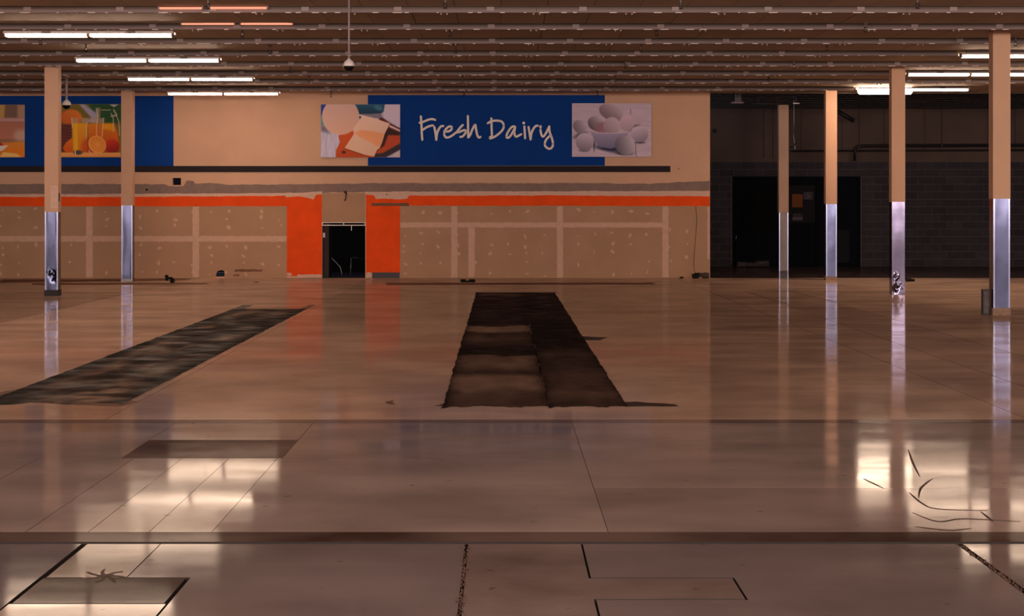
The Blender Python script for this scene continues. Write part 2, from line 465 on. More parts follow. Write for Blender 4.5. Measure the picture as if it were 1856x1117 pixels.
# crossing hairline cracks, right of the strips
for a, b in (((1282,528),(1322,543)), ((1362,531),(1430,552)), ((1442,531),(1520,549)), ((1282,528),(1442,528))):
    A = FP(*a); B = FP(*b); w = 0.012
    dx, dy = B[0]-A[0], B[1]-A[1]; L = math.hypot(dx,dy); nx_, ny_ = -dy/L*w, dx/L*w*3
    MB().prism_xy([(A[0]-nx_,A[1]-ny_),(B[0]-nx_,B[1]-ny_),(B[0]+nx_,B[1]+ny_),(A[0]+nx_,A[1]+ny_)], -0.001, 0.001).build('floor_crack', M['stain'], floor)
# rubble along the wide foreground joints
for (x, y0, y1, w) in ((-0.163, 7.6, 9.4, 0.016), (2.185, 7.4, 9.45, 0.016)):
    b = MB(); r = random.Random(int(x*100))
    for k in range(170):
        yy = r.uniform(y0, y1); xx = x + r.gauss(0, w*0.5); s = r.uniform(0.002, 0.009)
        b.tube([(xx, yy, -0.008), (xx+r.uniform(-s,s), yy+r.uniform(-s,s), 0.001+s*0.4)], [s, s*0.4], 5)
    tag(b.build('joint_grit', M['stain'], floor), kind='stuff')

# curved scratches in the wax, right foreground, and a dark splash at the left
def floor_line(pts, w, m=None, name='scratch'):
    P = smooth2([FP(*p) for p in pts]); L_ = []; R_ = []
    for i, p in enumerate(P):
        a = P[max(i-1,0)]; b = P[min(i+1,len(P)-1)]; dx, dy = b[0]-a[0], b[1]-a[1]; d_ = math.hypot(dx,dy) or 1
        ww = w*(0.35+0.65*math.sin(math.pi*i/(len(P)-1)))
        L_.append((p[0]-dy/d_*ww, p[1]+dx/d_*ww*2)); R_.append((p[0]+dy/d_*ww, p[1]-dx/d_*ww*2))
    b = MB()
    n = len(P); vs = [(x,y,0.0012) for x,y in L_]+[(x,y,0.0012) for x,y in R_]+[(x,y,-0.001) for x,y in L_]+[(x,y,-0.001) for x,y in R_]
    fs = []
    for i in range(n-1):
        fs += [(i,i+1,n+i+1,n+i),(i,2*n+i,2*n+i+1,i+1),(n+i+1,3*n+i+1,3*n+i,n+i)]
    return b.add(vs, fs).build(name, m or M['stain'], floor)
def smooth2(P, k=5):
    out = []; n = len(P)
    for i in range(n-1):
        p0 = P[max(i-1,0)]; p1 = P[i]; p2 = P[i+1]; p3 = P[min(i+2,n-1)]
        for j in range(k):
            t = j/k; out.append(tuple(0.5*((2*p1[a])+(-p0[a]+p2[a])*t+(2*p0[a]-5*p1[a]+4*p2[a]-p3[a])*t*t+(-p0[a]+3*p1[a]-3*p2[a]+p3[a])*t**3) for a in (0,1)))
    return out+[P[-1]]
for L_ in ([(1690,868),(1670,884),(1665,902)],[(1648,893),(1670,912),(1700,923),(1790,926)],[(1646,815),(1655,840),(1667,864)],[(1655,930),(1700,946),(1745,941),(1850,946)],[(1565,868),(1602,886)],[(1778,928),(1800,946)],[(1660,955),(1720,962),(1760,958)]):
    floor_line(L_, 0.006)
for k in range(7):
    a = k*0.9; floor_line([(190,1045),(190+22*math.cos(a),1045+7*math.sin(a)),(190+42*math.cos(a+.2),1045+13*math.sin(a+.2))], 0.007, None, 'splash_mark')
floor_patch([FP(176,1049),FP(206,1049),FP(200,1041),FP(184,1041)], M['stain'], 'splash_mark', 0.002, 0.01, 0.03, 5)

# walls
def wall_xz(name, m, xs, zs, holes, y0, y1):
    """wall in an XZ plane with real rectangular openings."""
    b = MB()
    for i in range(len(xs)-1):
        for j in range(len(zs)-1):
            cx, cz = (xs[i]+xs[i+1])/2, (zs[j]+zs[j+1])/2
            if any(h[0]<cx<h[1] and h[2]<cz<h[3] for h in holes): continue
            b.box(xs[i], xs[i+1], y0, y1, zs[j], zs[j+1])
    return setting(b.build(name, m))
def W(x): return px(x, YW)
def Z(y): return pz(y, YW)
doorh = (W(584), W(662), 0.0, Z(403.5))
holes = [doorh, (W(312.5), W(328), Z(335.5), Z(322.5)), (W(391), W(407), 0.03, Z(489.5)), ]
zs = sorted({0.0, 0.03, ZC+0.1} | {h[2] for h in holes} | {h[3] for h in holes})
xs = sorted({XL, XE} | {h[0] for h in holes} | {h[1] for h in holes})
wall = wall_xz('wall_back', M['paint'], xs, zs, holes, YW, YW+0.15)

# the unlit room behind the doorway
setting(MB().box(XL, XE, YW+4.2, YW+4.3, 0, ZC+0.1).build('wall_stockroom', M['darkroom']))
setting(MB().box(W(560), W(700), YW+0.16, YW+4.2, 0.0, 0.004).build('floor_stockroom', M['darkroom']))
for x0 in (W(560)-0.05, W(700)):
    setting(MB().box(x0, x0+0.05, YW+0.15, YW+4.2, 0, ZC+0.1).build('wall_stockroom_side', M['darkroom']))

setting(MB().box(XE-0.15, XE, YW+0.15, YB, 0, ZC+0.1).build('wall_alcove_left', M['oldwall']))
setting(MB().box(XL-0.15, XL, YF, YB, 0, ZC+0.1).build('wall_left', M['side']))
setting(MB().box(XR, XR+0.15, YF, YB, 0, ZC+0.1).build('wall_right', M['side']))
# storefront wall behind the viewer with four wide windows
wh = [(x-2.8, x+2.8, 1.15, 4.12) for x in (-15,-9,-3,3,9,15)]
wxs = sorted({XL, XR} | {v for h in wh for v in h[:2]})
wall_xz('wall_front', M['side'], wxs, [0,1.15,4.12,ZC+0.1], wh, YF-0.2, YF)
for i, h in enumerate(wh):
    b = MB()
    for t in (0, 1/3, 2/3, 1):
        x = h[0] + (h[1]-h[0])*t; b.box(x-0.03, x+0.03, YF-0.16, YF-0.08, h[2], h[3])
    b.box(h[0], h[1], YF-0.16, YF-0.08, h[2], h[2]+0.06).box(h[0], h[1], YF-0.16, YF-0.08, h[3]-0.06, h[3])
    setting(b.build('window_%d' % (i+1), M['galv']))

# ceiling: backing slab, joined far part, individual panels
ceiling = setting(MB().box(XL, XR, YF, YW+0.15, ZC+0.028, ZC+0.2).build('ceiling', M['ceil']))
ceiling.color = (0.55, 0.5, 0.45, 1)
ROWS = [43.5 - 2.46*k for k in range(9)]                       # light rows, far to near
edges = [YW-0.01] + ROWS + [21.3]
r = random.Random(3); pan0 = None
for k in range(len(edges)-1):
    y1, y0 = edges[k], edges[k+1]
    Lx = max(XL+0.3, px(-30, y1)); Rx = min(XR-0.3, px(1890, y1)); w = 0.61
    i0 = math.floor(Lx/w); i1 = math.ceil(Rx/w)
    proto = None
    for i in range(i0, i1):
        x = i*w
        if proto is None:
            b = MB().box(0.004, w-0.004, 0.012, y1-y0-0.012, 0, 0.027)
            proto = b.build('ceiling_panel', M['ceil'], ceiling, (x, y0, ZC)); o = proto
        else: o = share('ceiling_panel', proto, ceiling, (x, y0, ZC + r.choice((0,0,0,0.003,0.002))))
        t = r.uniform(0.93, 1.05); o.color = (t, t, t, 1)
setting(MB().box(XL, XR, YF, 21.28, ZC, ZC+0.028).build('ceiling_front', M['ceil']))
# edge fascia where the panel ceiling stops above the alcove
setting(MB().box(XE, XR, YW+0.0, YW+0.15, ZC-0.02, ZC+0.5).build('trim_2', M['rail']))

# ------------------------------------------------------------------ back wall finishes
def jagged(x0, x1, top, bot, m, t, name, step=3.0, jag=0.8, seed=0):
    """ragged band in photo-wall units; top/bot are lists of (x, y)."""
    r = random.Random(seed); n = max(2, int((x1-x0)/step)); xs_ = np.linspace(x0, x1, n)
    T = np.interp(xs_, [p[0] for p in top], [p[1] for p in top]); B = np.interp(xs_, [p[0] for p in bot], [p[1] for p in bot])
    vt = []; vb = []
    a = b_ = 0
    for i, x in enumerate(xs_):
        a = a*0.75 + r.uniform(-jag, jag)*0.6; b_ = b_*0.75 + r.uniform(-jag, jag)*0.6
        vt.append((W(x), Z(T[i]+a))); vb.append((W(x), Z(B[i]+b_)))
    mb = MB()
    for i in range(n-1):
        p = [vb[i], vb[i+1], vt[i+1], vt[i]]
        k = [(x,YW-t,z) for x,z in p] + [(x,YW+0.001,z) for x,z in p]
        fs = [(0,1,2,3),(3,2,6,7),(1,0,4,5)]
        if i == 0: fs.append((0,3,7,4))
        if i == n-2: fs.append((2,1,5,6))
        mb.add(k, fs)
    return mb.build(name, m, wall)
XLp = 908 + XL*F_PX/YW
jagged(XLp, 1286.5, [(0,333.5),(125,333.5),(300,334),(305,337),(335,337),(336,327),(352,328),(353,333),(380,332),(420,335),(560,334),(700,332),(1000,332),(1180,333),(1286,328)],
       [(0,352),(350,352),(520,350),(740,347.5),(1286,347)], M['adhes'], 0.004, 'adhesive_band', 3, 0.7, 1)
jagged(XLp, 520, [(0,352.5),(350,351),(520,350)], [(0,358),(230,357),(360,358),(520,356)], M['plaster'], 0.006, 'plaster_band', 3, 0.6, 2)
jagged(518, 584, [(518,350),(550,349),(584,346)], [(518,358),(540,356),(552,357),(568,362),(572,354),(576,351),(584,352)], M['plaster'], 0.010, 'plaster_band', 2, 0.6, 3)
jagged(662, 741, [(662,348),(741,347)], [(662,353),(678,354),(681,361),(700,360),(720,362),(738,361),(741,355)], M['plaster'], 0.010, 'plaster_band', 2, 0.6, 4)
jagged(741, 1286.5, [(741,347.5),(1286,346)], [(741,355),(1000,355),(1286,357)], M['plaster'], 0.006, 'plaster_band', 3, 0.6, 5)
jagged(XLp, 520, [(0,357),(230,357),(520,355)], [(0,374),(520,374)], M['orange'], 0.008, 'orange_band', 4, 0.5, 6)
jagged(725, 1286.5, [(725,355),(1000,354.5),(1286,356)], [(725,373),(1286,373.5)], M['orange'], 0.008, 'orange_band', 4, 0.5, 7)
def rect(x0, x1, y0, y1, m, t, name, j=0.0, seed=0, parent=None):
    if j:
        r = random.Random(seed); P = []
        for a, b in (((x0,y1),(x1,y1)),((x1,y1),(x1,y0)),((x1,y0),(x0,y0)),((x0,y0),(x0,y1))):
            k = max(2, int(max(abs(a[0]-b[0]),abs(a[1]-b[1]))/4))
            for i in range(k):
                q = i/k; P.append((W(a[0]+(b[0]-a[0])*q+r.uniform(-j,j)), Z(a[1]+(b[1]-a[1])*q+r.uniform(-j,j))))
        mb = MB().prism_xz(P, YW-t, YW+0.001)
    else: mb = MB().box(W(x0), W(x1), YW-t, YW+0.001, Z(y1), Z(y0))
    return mb.build(name, m, parent or wall)
rect(520, 583.5, 353, 500.5, M['orange'], 0.0072, 'orange_panel', 0.25, 1)
rect(663.5, 725, 352, 500.5, M['orange'], 0.0072, 'orange_panel', 0.25, 2)
rect(673, 741, 368, 373.5, M['scuff_shade'], 0.010, 'shadow_bar', 0.3, 3)  # thin brown strip standing in for a shadow bar
setting(MB().box(W(674.5), W(724.5), YW-0.014, YW, 0, Z(494)).build('baseboard_back', mat('grey_cove_base', (58,54,62), 0.5)))
rect(583.8, 662.2, 350, 403.5, M['drywall'], 0.011, 'door_head_board', 0.25, 4)
# drywall sheets
YB_ = 503.0
def sheet(x0, x1, y0, y1):
    mb = MB().box(W(x0)+0.001, W(x1)-0.001, YW-0.005, YW+0.001, max(0, Z(y1)), Z(y0)); return mb.build('drywall_sheet', M['drywall'], wall)
vl = [XLp, -224, -31, 162, 355]
for i in range(4):
    sheet(vl[i], vl[i+1], 373, 433)
    sheet(vl[i], vl[i+1], 433, 504)
sheet(355, 520, 373, 433)
# the sheet with the broken hole at the floor
notch = [(355,504),(355,433),(520,433),(520,504),(407,504),(407,497),(406.5,491.5),(403,489.8),(398,490.4),(394,492),(391.6,497),(391,504)]
MB().prism_xz([(W(a), max(0,Z(b))) for a,b in notch], YW-0.005, YW+0.001).build('drywall_sheet', M['drywall'], wall)
sheet(725, 823, 373, 408); sheet(725, 823, 408, 504)
sheet(823, 1015, 373, 408); sheet(823, 855, 408, 504); sheet(855, 1015, 408, 504)
sheet(1015, 1206, 373, 408); sheet(1015, 1206, 408, 504)
sheet(1206, 1286.5, 373, 504)
def tape(x0, x1, y0, y1, s): rect(x0, x1, y0, y1, M['joint'], 0.0085, 'joint_tape', 0.5, s)
for i, x in enumerate((-224, -31, 162, 355)): tape(x-6, x+6, 374.5, 503, 20+i)
for i, (a, b) in enumerate(((XLp,-230),(-218,-37),(-25,156),(168,349),(361,519.5))): tape(a, b, 428, 438, 30+i)
for i, x in enumerate((823.5, 1015, 1206)): tape(x-5.5, x+5.5, 374, 503, 40+i)
tape(849, 860.5, 413, 502.5, 44)
for i, (a, b) in enumerate(((725.5,818),(829,1009.5),(1020.5,1200.5))): tape(a, b, 403.5, 412.5, 46+i)
tape(1282, 1286.5, 375, 470, 50)
# screw dabs
b = MB(); r = random.Random(12)
def dab(x, y):
    s = r.uniform(2.2, 4.6); ang = r.uniform(0, math.pi); e = r.uniform(0.35, 0.8); P = []
    for k in range(9):
        a = 2*math.pi*k/9; u = s*math.cos(a)*r.uniform(.8,1.2); v = s*e*math.sin(a)*r.uniform(.8,1.2)
        P.append((W(x+u*math.cos(ang)-v*math.sin(ang)), Z(y+u*math.sin(ang)+v*math.cos(ang))))
    b.prism_xz(P, YW-0.0072, YW)
for (x0, x1, ys_) in ((-60, 515, (382, 396, 410, 447, 461, 478, 495)), (733, 1200, (384, 425, 445, 460, 478, 497)), (1215, 1275, (400, 420, 445, 470))):
    x = x0
    while x < x1:
        for y in ys_:
            if r.random() < 0.62: dab(x + r.uniform(-3,3), y + r.uniform(-4,4))
        x += 31.5
tag(b.build('screw_dabs', mat('thin_compound', (202,166,142), 0.85), wall), kind='stuff')
for i, (x0,x1,y0,y1) in enumerate(((425,476,488.5,492.5),(423,434,497.5,500.5))): rect(x0,x1,y0,y1, M['scuff_shade'], 0.0062, 'scuff_mark', 0.7, 60+i)
for i, (x0,x1,y0,y1) in enumerate(((521,528,495,500.5),(540,583,498,502.5),(664,674,494,502))): rect(x0,x1,y0,y1, M['plaster'], 0.012, 'chipped_plaster', 0.9, 70+i)
for (x, y, s) in ((266,344,2.2),(701,352.5,1.2),(1230,306,1.0)):
    MB().tube([(W(x),YW-0.006,Z(y)),(W(x),YW-0.012,Z(y))], s/78.8, 8).build('anchor_hole', M['black'], wall)
# dark mark at the foot of the wall corner
rect(1262, 1286, 494, 502.6, M['stain'], 0.0065, 'corner_mark', 1.0, 81)
# dark trim rail
setting(MB().box(XL, W(1215), YW-0.022, YW, Z(312), Z(301)).build('trim_1', M['trim']))
# metal frame of the doorway
b = MB()
b.box(W(583.6), W(662.4), YW-0.012, YW+0.05, Z(409.2), Z(407.6)).box(W(583.6), W(662.4), YW-0.012, YW+0.05, Z(404.2), Z(403))
b.box(W(583.6), W(585), YW-0.012, YW+0.05, Z(408), Z(404)).box(W(661), W(662.4), YW-0.012, YW+0.05, Z(408), Z(404))
b.box(W(622), W(623.4), YW-0.012, YW+0.05, Z(408), Z(404)).box(W(636.4), W(637.6), YW-0.01, YW+0.02, Z(418), Z(409))
dn = setting(b.build('door_1', M['letter']))
# jamb, switch and rails inside
b = MB().box(W(584.2), W(595), YW+0.16, YW+0.9, 0, Z(404)); bj = b.build('door_2', mat('maroon_door_edge', (40,22,24), 0.6)); setting(bj)
sw = thing('light_switch', (W(586.2), YW+0.15, Z(426.5)), 'pale light switch plate just inside the dark doorway, at its left jamb', 'switch')
MB().bbox(-0.025, 0.025, -0.012, 0.0, -0.055, 0.055).build('cover_plate', M['white'], sw)
MB().box(-0.006, 0.006, -0.02, -0.012, -0.014, 0.014).build('toggle', M['white'], sw)
hr = thing('handrail', (W(605), YW+1.2, 0), 'bent metal handrail sloping down at the left inside the dark doorway', 'handrail')
def rail_pts(L, base, d): return [(px(x, d)-base[0], 0, pz(y, d)) for x, y in L]
d = YW+1.2
MB().tube(rail_pts([(588,448),(592,458),(600,467),(612,479),(617,485),(619,494),(619.5,502)], (W(605),), d)+[], 0.017, 10).build('rail', M['galv'], hr)
MB().tube([(px(619.5,d)-W(605),0,pz(502,d)),(px(619.5,d)-W(605),0,0.0)], 0.018, 10).build('post', M['galv'], hr)
hr2 = thing('handrail', (W(636), YW+1.2, 0), 'straight metal handrail post with a rail at the right inside the dark doorway', 'handrail')
MB().tube([(px(636.5,d)-W(636),0,pz(468,d)),(px(635,d)-W(636),0,0)], 0.016, 10).build('post', M['galv'], hr2)
MB().tube([(px(636.5,d)-W(636),0,pz(468,d)),(px(642,d)-W(636),0,pz(466.5,d)),(px(664,d)-W(636),0.1,pz(472,d))], 0.012, 10).build('rail', mat('dull_rail',(60,56,54),0.5,0.6), hr2)

# wires
wr = MB().tube([(W(628),YW-0.02,Z(353)),(W(627.5),YW-0.05,Z(346)),(W(627),YW-0.03,Z(356)),(W(626.6),YW-0.03,Z(361)),(W(624.5),YW-0.04,Z(364))], 0.012, 6)
wr.tube([(W(627),YW-0.02,Z(350)),(W(623.5),YW-0.05,Z(346.5)),(W(624.5),YW-0.04,Z(350))], 0.010, 6)
tag(wr.build('wire_stub', M['trim']), 'short dark wire stub sticking out above the board over the doorway', 'wire')
tag(MB().tube([(W(1261),YW-0.013,Z(374)),(W(1263),YW-0.013,Z(400)),(W(1261),YW-0.013,Z(430)),(W(1258.5),YW-0.013,Z(455)),(W(1257.5),YW-0.014,Z(480)),(W(1258.5),YW-0.03,Z(491)),(W(1260),YW-0.09,Z(494.5))], 0.006, 6).build('wall_cable', M['scuff_shade']),
    'thin brown cable hanging down the bare wall near its right corner', 'cable')

# ------------------------------------------------------------------ flat printed boards
class Art:
    def __init__(s, w, h, k, bg):
        s.w, s.h = w, h; s.W, s.H = int(w*k), int(h*k)
        s.X, s.Y = np.meshgrid(np.linspace(0, w, s.W), np.linspace(0, h, s.H))
        s.c = np.ones((s.H, s.W, 3))*np.array(bg)/255.0
    def put(s, mask, col):
        col = np.asarray(col, float)
        if col.ndim == 1: col = np.ones_like(s.c)*col/255.0
        s.c = s.c*(1-mask[...,None]) + col*mask[...,None]
    def ell(s, cx, cy, rx, ry, ang, c0, c1=None, ldir=(-0.5,-0.7), soft=1.0, amt=1.0):
        a = math.radians(ang); dx, dy = s.X-cx, s.Y-cy
        u = (dx*math.cos(a)+dy*math.sin(a))/rx; v = (-dx*math.sin(a)+dy*math.cos(a))/ry
        rr = np.sqrt(u*u+v*v); mask = np.clip((1-rr)*min(rx,ry)/soft+0.5, 0, 1)*amt
        if c1 is None: return s.put(mask, c0)
        q = np.clip(0.5 - 0.5*((dx/rx)*ldir[0]+(dy/ry)*ldir[1]) , 0, 1)[...,None]
        s.put(mask, (np.array(c0)*(1-q)+np.array(c1)*q)/255.0)
    def poly(s, pts, c, soft=0.8, c2=None, amt=1.0):
        inside = np.zeros_like(s.X, bool); dist = np.full_like(s.X, 1e9); n = len(pts)
        for i in range(n):
            x1,y1 = pts[i]; x2,y2 = pts[(i+1)%n]
            cond = ((y1 > s.Y) != (y2 > s.Y)) & (s.X < (x2-x1)*(s.Y-y1)/((y2-y1) or 1e-9)+x1)
            inside ^= cond
            L2 = (x2-x1)**2+(y2-y1)**2+1e-9
            t = np.clip(((s.X-x1)*(x2-x1)+(s.Y-y1)*(y2-y1))/L2, 0, 1)
            dist = np.minimum(dist, np.hypot(s.X-x1-t*(x2-x1), s.Y-y1-t*(y2-y1)))
        sd = np.where(inside, dist, -dist); mask = np.clip(sd/soft+0.5, 0, 1)*amt
        if c2 is not None:
            ys = [p[1] for p in pts]; q = np.clip((s.Y-min(ys))/(max(ys)-min(ys)), 0, 1)[...,None]
            c = (np.array(c)*(1-q)+np.array(c2)*q)/255.0
        s.put(mask, c)
    def line(s, pts, w, c, soft=0.8, amt=1.0):
        dist = np.full_like(s.X, 1e9)
        for (x1,y1),(x2,y2) in zip(pts[:-1], pts[1:]):
            L2 = (x2-x1)**2+(y2-y1)**2+1e-9; t = np.clip(((s.X-x1)*(x2-x1)+(s.Y-y1)*(y2-y1))/L2, 0, 1)
            dist = np.minimum(dist, np.hypot(s.X-x1-t*(x2-x1), s.Y-y1-t*(y2-y1)))
        s.put(np.clip((w/2-dist)/soft+0.5, 0, 1)*amt, c)
    def grain(s, amt, fx_=60, fy_=40, seed=1): s.c = np.clip(s.c*(1+amt*(vnoise(s.H,s.W,fy_,fx_,seed,2)-0.5)[...,None]), 0, 1)

def q(pts, sc, ox, oy): return [((x)/sc-ox, (y)/sc-oy) for x,y in pts]
K = 2
# cheese picture: zoom 9.7125 px, origin (575,180), board at (582,190)
Cq = lambda pts: q(pts, 9.7125, 6.5, 9.0)
a1 = Art(143.5, 96.5, K, (196,188,200))
a1.grain(0.25, 70, 4, 3)
def e1(cx,cy,rx,ry,*k,**kw): a1.ell(cx/9.7125-6.5, cy/9.7125-9.0, rx/9.7125, ry/9.7125, *k, **kw)
a1.poly(Cq([(640,80),(1190,80),(1170,210),(1120,250),(900,270),(740,260),(700,180)]), (40,96,116), 2, (24,52,72))
e1(1080,150,80,40,20,(90,150,170),soft=4,amt=0.6)
a1.poly(Cq([(740,260),(1120,250),(1160,330),(1000,330),(860,290)]), (130,118,130), 3)
a1.poly(Cq([(60,80),(170,80),(80,290),(60,290)]), (36,70,140), 2)
a1.poly(Cq([(60,290),(130,300),(150,470),(60,450)]), (90,150,150), 3)
a1.poly(Cq([(60,460),(140,470),(220,600),(60,560)]), (120,112,124), 6)
a1.poly(Cq([(325,1030),(330,900),(400,760),(370,640),(600,560),(760,560),(1120,330),(1260,420),(1480,560),(1480,760),(1120,980),(1050,1030)]), (216,96,44), 1.2, (190,74,28))
a1.poly(Cq([(1070,330),(1150,322),(1290,420),(1480,520),(1480,600),(1250,480)]), (96,44,36), 1.5)
a1.poly(Cq([(1270,450),(1320,470),(1480,550),(1480,590),(1270,490)]), (222,190,184), 1.2)
a1.poly(Cq([(1160,600),(1250,490),(1480,590),(1480,640),(1250,640),(1180,820),(1060,900),(1000,1000),(1090,780)]), (60,32,32), 4)
a1.poly(Cq([(1250,640),(1480,650),(1480,740),(1280,840),(1180,860)]), (190,74,44), 4)
a1.poly(Cq([(1480,760),(1480,880),(1200,1030),(1000,1030),(1020,960),(1150,950)]), (58,44,50), 3)
a1.poly(Cq([(1480,890),(1480,1030),(1270,1030)]), (206,184,180), 3)
a1.poly(Cq([(1200,80),(1480,80),(1480,510),(1400,450),(1160,310),(1180,180)]), (216,198,206), 1.5)
e1(410,300,325,325,0,(214,186,176),(226,160,118),(0.5,0.0),soft=1.0)
e1(410,300,325,325,0,(214,190,184),(224,170,130),(-0.7,-0.6),soft=1.0,amt=0.6)
a1.poly(Cq([(740,275),(960,320),(1280,425),(1190,600),(1140,760),(1100,860),(1050,900),(1000,1010),(860,990),(480,860),(640,620),(640,500),(780,320)]), (240,200,170), 0.8, (226,184,148))
a1.poly(Cq([(660,600),(760,540),(960,560),(1180,600),(1140,760),(1090,860),(940,760),(760,680)]), (240,164,112), 3)
a1.line(Cq([(480,870),(820,985),(900,1000)]), 1.0, (110,50,30))
e1(465,935,38,28,0,(80,48,40),soft=1)
a1.poly(Cq([(730,300),(780,300),(750,350)]), (70,44,50), 1)
# eggs
Eq = lambda pts: q(pts, 9.7125, 6.3, 8.0)
a2 = Art(148, 97, K, (196,176,182))
a2.grain(0.12, 5, 40, 8)
def e2(cx,cy,rx,ry,*k,**kw): a2.ell(cx/9.7125-6.3, cy/9.7125-8.0, rx/9.7125, ry/9.7125, *k, **kw)
e2(210,640,110,40,-20,(84,80,92),soft=5); e2(280,905,70,22,0,(60,58,70),soft=4); e2(830,880,300,70,12,(84,80,96),soft=6)
e2(700,870,170,40,5,(36,40,60),soft=5); e2(1000,965,110,22,3,(36,28,44),soft=3); e2(1180,500,90,40,-25,(48,40,48),soft=5); e2(1290,765,70,20,0,(50,50,62),soft=4)
e2(460,810,16,70,0,(66,56,64),soft=3)
e2(780,240,240,140,20,(206,186,190),(110,86,90),(0.7,-0.5),soft=1.5)
e2(1180,320,210,140,10,(206,182,188),(188,166,174),(0,-1),soft=5)
e2(1060,430,140,140,0,(212,184,190),(176,148,156),(0,-1),soft=4)
e2(200,490,130,110,40,(196,180,186),(110,96,102),(0.8,-0.4),soft=1.5)
e2(500,440,160,125,25,(204,184,188),(90,76,82),(0.8,-0.5),soft=1.2)
e2(620,520,150,110,0,(150,104,110),soft=6,amt=0.8)
e2(780,480,150,160,0,(212,186,190),(150,128,134),(0.5,-0.6),soft=2)
e2(1280,620,160,140,20,(212,192,198),(140,126,136),(-0.3,-0.9),soft=1.2)
a2.poly(Eq([(370,530),(400,560),(500,600),(800,605),(1060,590),(1120,520),(1000,760),(860,850),(760,880),(560,850),(470,740),(410,610)]), (176,160,176), 1.2, (112,106,132))
a2.line(Eq([(380,540),(520,598),(800,608),(1060,590)]), 0.9, (226,206,210))
e2(290,760,165,155,20,(212,192,198),(128,114,124),(0.2,-0.9),soft=1.2)
e2(1020,820,190,165,35,(206,190,194),(96,88,96),(0.9,-0.3),soft=1.2)
a2.line(Eq([(1210,770),(1215,880),(1225,1010)]), 0.9, (70,56,66)); a2.line(Eq([(1120,180),(1122,265)]), 1.0, (86,72,76)); a2.line(Eq([(462,780),(462,940)]), 0.6, (70,56,66))
# orange juice, zoom 9.71, origin (100,180); board x 88..231
Oq = lambda pts: q(pts, 9.71, -12.0, 9.0)
a3 = Art(143, 96.5, K, (120,104,40))
def e3(cx,cy,rx,ry,*k,**kw): a3.ell(cx/9.71+12.0, cy/9.71-9.0, rx/9.71, ry/9.71, *k, **kw)
a3.poly(Oq([(600,60),(1200,60),(1200,420),(860,420),(640,260)]), (44,84,44), 8)
a3.poly(Oq([(420,80),(520,90),(760,260),(760,420),(560,400),(640,320)]), (170,160,180), 4)
a3.poly(Oq([(-120,80),(130,80),(130,250),(-120,250)]), (190,110,50), 6)
e3(290,330,190,150,0,(232,130,48),(196,92,30),(0.5,-0.6),soft=3)
a3.poly(Oq([(-120,430),(300,440),(300,930),(-120,930)]), (110,56,44), 3)
for i in range(9): a3.line(Oq([(-120,470+i*52),(60,480+i*52),(180,470+i*52),(300,490+i*52)]), 1.2, (70,34,32), 1.5, 0.8)
a3.poly(Oq([(140,860),(200,760),(330,660),(560,640),(560,960),(300,980),(180,930)]), (232,124,32), 2, (214,84,24))
a3.poly(Oq([(580,430),(1050,425),(1110,600),(1150,900),(600,960)]), (226,130,24), 3, (196,66,20))
a3.poly(Oq([(850,430),(1020,430),(1060,560),(850,520)]), (240,160,24), 4)
a3.poly(Oq([(300,420),(580,420),(570,640),(560,940),(320,940)]), (236,160,36), 1.5, (220,120,24))
a3.poly(Oq([(330,420),(400,420),(410,900),(330,900)]), (238,180,30), 3)
for (x0,x1,y0,y1) in ((300,415,330,420),(470,600,330,420),(640,870,330,425),(720,800,150,330)): a3.poly(Oq([(x0,y0),(x1,y0),(x1,y1),(x0,y1)]), (190,160,130), 3, amt=0.75)
for L_ in ([(740,170),(760,320),(735,440),(735,640)],[(860,330),(850,450),(835,660)],[(560,420),(560,680)],[(990,250),(1030,330),(1030,560)],[(1080,270),(1130,400),(1140,640)],[(820,190),(980,190)],[(300,330),(310,500)]): a3.line(Oq(L_), 1.6, (226,196,168), 1.2, 0.8)
a3.poly(Oq([(960,90),(1130,90),(1040,140)]), (190,180,180), 2)
a3.line(Oq([(1040,190),(1090,280),(1000,300)]), 3, (210,186,176), 2, 0.8)
e3(560,850,90,150,0,(200,70,34),soft=6,amt=0.7)
e3(1010,830,130,125,0,(214,64,34),(140,24,22),(-0.2,-0.9),soft=1.5)
e3(750,800,165,145,45,(244,176,84),soft=1.2); e3(752,798,150,128,45,(232,136,48),(240,150,60),soft=1.2)
for k in range(9):
    t = math.radians(k*40+10); a3.line(Oq([(752,798),(752+105*math.cos(t),798+115*math.sin(t))]), 0.7, (246,180,90), 0.8, 0.6)
a3.poly(Oq([(-120,940),(1160,940),(1160,1020),(-120,1020)]), (238,168,84), 2, (230,150,80))
e3(410,940,75,38,0,(80,70,60),soft=3); a3.line(Oq([(360,910),(365,975)]), 1.6, (240,220,200)); a3.line(Oq([(600,905),(640,960)]), 1.6, (236,180,150))
# breakfast board, mostly outside the frame (x -98..45), zoom 9.71 origin 0
Bq = lambda pts: q(pts, 9.71, -98.0, 9.0)
a4 = Art(143, 96.5, K, (150,106,84))
a4.poly(Bq([(-960,80),(100,80),(80,330),(-960,330)]), (190,150,80), 4)
a4.poly(Bq([(100,80),(310,80),(300,310),(90,310)]), (124,96,76), 3)
a4.poly(Bq([(320,90),(450,90),(450,340),(320,340)]), (176,140,110), 5)
a4.poly(Bq([(-960,320),(450,330),(450,395),(-960,370)]), (196,150,140), 3)
a4.poly(Bq([(-960,370),(450,395),(450,700),(-960,700)]), (176,112,88), 3, (190,120,90))
e4 = lambda cx,cy,rx,ry,*k,**kw: a4.ell(cx/9.71+98.0, cy/9.71-9.0, rx/9.71, ry/9.71, *k, **kw)
e4(370,640,120,110,0,(210,180,160),soft=10,amt=0.7)
e4(-400,500,260,180,0,(226,190,160),(160,100,70),soft=3); e4(-700,760,220,160,0,(190,50,40),(120,30,30),soft=2)
